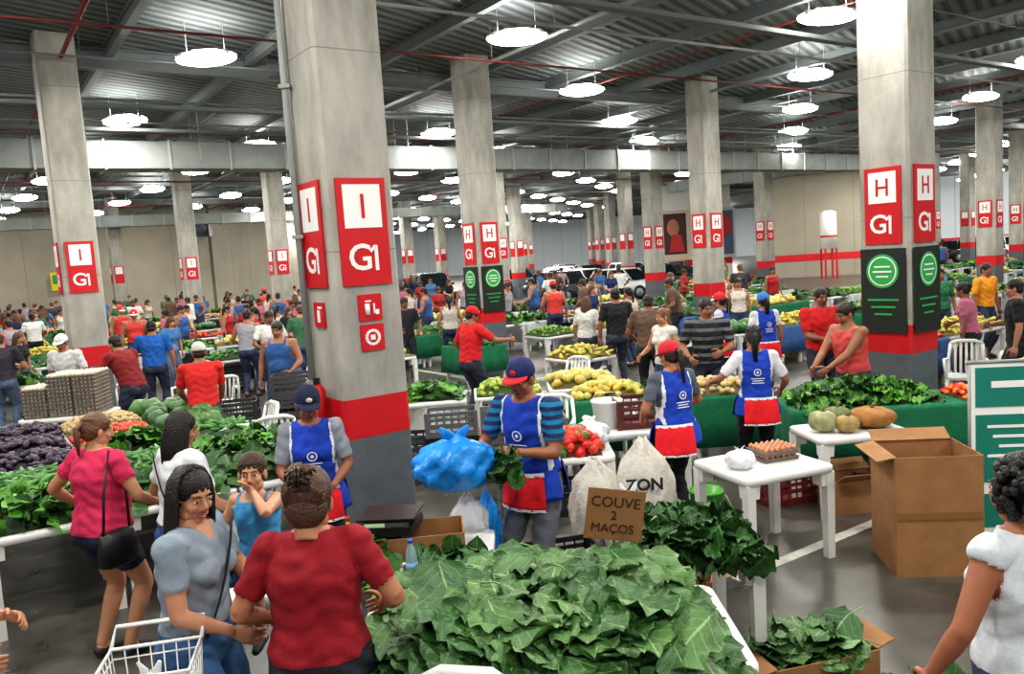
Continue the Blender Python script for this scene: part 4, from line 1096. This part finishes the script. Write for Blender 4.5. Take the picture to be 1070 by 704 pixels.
for c in cars: occupied.append((c[0],c[1],2.6))
for o in list(bpy.data.objects):
    if o.parent: continue
    nm = o.name.split('.')[0]
    if nm in ('vendor_man','vendor_woman','customer_man','customer_woman','woman_shopper'): occupied.append((o.location.x,o.location.y,.95))
    if nm in ('plastic_table','plastic_crate','plastic_chair','tablecloth'): occupied.append((o.location.x,o.location.y,1.15))
def free(x, y, r=0):
    return all((x-a)**2+(y-c)**2 > (q+r)**2 for a, c, q in occupied)
kinds = ['banana','lettuce','orange','kale','melon','lettuce','potato','tomato','lime','kale','watermelon','cucumber','banana','melon','lettuce']
rq = random.Random(11)
variants = []
shirts = [(170,36,40),(216,214,210),(28,28,34),(50,90,146),(178,104,126),(60,110,78),(190,186,176),(96,74,60),(28,48,98),(150,152,160),(150,34,40),(54,50,60),(208,200,190),(36,36,44),(70,120,170),(196,60,56)]
for i, s in enumerate(shirts):
    f = i % 2 == 0
    variants.append(dict(h=1.62 if f else 1.72, fem=f, bw=1+.05*(i % 4), lean=(i*5) % 12, shirt=s, sleeve=.7 if i % 3 else .05, pants=[(50,60,90),(36,36,42),(90,106,134)][i % 3],
        skin=[(160,110,84),(136,88,66),(190,142,114)][i % 3], hair=['pony','short','long','short','bun','short'][i % 6], hc=[(28,20,16),(40,26,20),(90,60,40)][i % 3],
        lh=(-.22,.25,1.0) if i % 2 else None, rh=(.22,.3,1.05) if i % 3 else None, vox=.02, pitch=8, cap=((200,40,40),(230,230,230)) if i in (15,) else None))
vm = [None]*len(variants)
ncr = 0
def crowd(x, y, hd, z=0):
    global ncr
    i = rq.randrange(len(variants)); ncr += 1
    if vm[i] is None:
        o = person('shopper', x, y, hd=hd, **variants[i]); vm[i] = o
    else:
        o = bpy.data.objects.new('shopper', vm[i].data); COL.objects.link(o); o.location = (x,y,0); o.rotation_euler = (0,0,math.radians(hd)); o.scale = vm[i].scale
    occupied.append((x,y,.35))
nt_ = 0
for j in range(-14, 16):
    for i in range(-40, 50):
        x, y = at((.3,12.6), i*.95, j*3.3)
        if y < 11.0 or y > 38 or abs(x) > .66*y+1.5: continue
        if x < -16 and y > 36: continue
        if i % 8 in (0,): continue
        if x > .27*y+2 and y > 27 and x < .5*y: continue
        if -.12*y < x < .22*y and y > 27: continue
        if not free(x, y): continue
        hsh = (i*7+j*13) % 10
        if hsh < 4: cloth_cover(x, y, EA, .92, .90, .72, [GC,(186,190,194),(60,96,150),GC][hsh], .5)
        else:
            table(x, y, EA)
            if hsh in (5,8): crate(x, y, 0, EA, (60,62,66)); crate(x, y, .27, EA, (60,62,66))
            if hsh in (6,9): carton(x, y, 0, EA, .5, .4, .35, (0,0,0,0))
        kd = kinds[(i//2*5+j*3) % len(kinds)]
        pile_kind(kd, x, y, .732, .84, .84, EA+(pi if i % 2 else 0), 100+kinds.index(kd), key='far_'+kd)
        nt_ += 1
for j in range(-14, 17):
    for i in range(-40, 50):
        for sgn_ in (-1,1):
            x, y = at((.3,12.6), i*.95+rq.uniform(-.3,.3), j*3.3+sgn_*rq.uniform(.95,1.5))
            if y < 11.5 or y > 40 or abs(x) > .66*y+1.: continue
            if x < -16 and y > 38: continue
            pr = .42 if (x < -.1*y and y > 15) else (.16 if y < 18 else .24)
            if x > .3*y and y > 22: pr = .07
            if rq.random() > pr: continue
            if not free(x, y, -.40): continue
            if any((x-a)**2+(y-c)**2 < .45**2 for a, c, q in occupied): continue
            crowd(x, y, math.degrees(EA)+(0 if sgn_ < 0 else 180)+rq.uniform(-50,50))
print('tables', nt_, 'crowd', ncr)

def car(x, y, ang, col, suv=False):
    b = MB(); hw = .88
    st = [(-2.15,.35,.60,.78),(-2.05,.28,.86,.95),(-1.6,.24,.92,1.),(-.9,.22,.95,1.),(.6,.22,.93,1.),(1.3,.24,.86,1.),(1.9,.28,.74,.95),(2.15,.36,.58,.78)]
    dz = .18 if suv else 0
    def ring(xx, z0, z1, w):
        r = []
        for i in range(16):
            a = 2*pi*i/16; ca, sa = math.cos(a), math.sin(a)
            r.append((xx, math.copysign(abs(ca)**.4, ca)*w*hw, (z0+z1)/2+math.copysign(abs(sa)**.5, sa)*(z1-z0)/2+dz*.6))
        return r
    b.loft([ring(*s) for s in st], 0)
    top = 1.42+(.28 if suv else 0); tail = -2.0 if suv else -1.55
    def gr(zz, x0, x1, w): return [(x0,-w,zz),(x1,-w,zz),(x1,w,zz),(x0,w,zz)]
    b.loft([gr(.88+dz*.6,tail-.1,1.15,.80),gr(top-.06,tail+.3,.35,.64)], 1, False); b.loft([gr(top-.06,tail+.28,.37,.66),gr(top,tail+.45,.2,.58)], 0, False)
    for xx in (.36,-.45,tail+.32):
        for s in (-1,1): b.tube([(xx+(.5 if xx > 0 else (-.25 if xx < -1 else 0)),s*.79,.9+dz*.6),(xx,s*.65,top-.05)], .04, 0, n=6)
    for xx in (-1.35,1.35):
        for s in (-1,1):
            b.tube([(xx,s*.68,.32),(xx,s*.90,.32)], .32, 2, n=20); b.tube([(xx,s*.88,.32),(xx,s*.915,.32)], .19, 3, n=12)
    for s in (-1,1):
        b.ell((2.05,s*.62,.66+dz*.6), (.09,.2,.08), 4); b.ell((-2.06,s*.66,.72+dz*.6), (.07,.15,.10), 5); b.ell((.75,s*.97,.98+dz*.6), (.08,.09,.06), 0)
    b.box((2.13,0,.55+dz), (.06,.9,.14), 2)
    b.build('car', [M('car_paint_%d' % col[0], col, .25, metal=.2), M('car_glass', (22,28,32), .1), M('tyre', (24,24,24), .8), steel, M('headlamp', (235,235,240), .2), M('tail_lamp', (180,20,20), .3)], (x,y,0), ang)
for c in cars: car(*c)

# ---------------------------------------------------------------- world, camera
w = bpy.data.worlds.new('World'); SC.world = w; w.use_nodes = True
w.node_tree.nodes['Background'].inputs[0].default_value = (.98,.97,.92,1); w.node_tree.nodes['Background'].inputs[1].default_value = .75
cam = bpy.data.cameras.new('Camera'); co = bpy.data.objects.new('Camera', cam); COL.objects.link(co)
cam.sensor_width = 36; cam.lens = 850/1070*36; cam.clip_end = 400; cam.clip_start = .05
co.matrix_world = Matrix.Translation((0,0,2.45)) @ Matrix.Rotation(math.radians(90-5.84), 4, 'X') @ Matrix.Rotation(math.radians(-3.83), 4, 'Z')
SC.camera = co
SC.view_settings.view_transform = 'Standard'
try: SC.view_settings.look = 'Medium High Contrast'
except Exception as ex: print('look', ex)
SC.view_settings.exposure = 0.12
print('objects', len(bpy.data.objects))
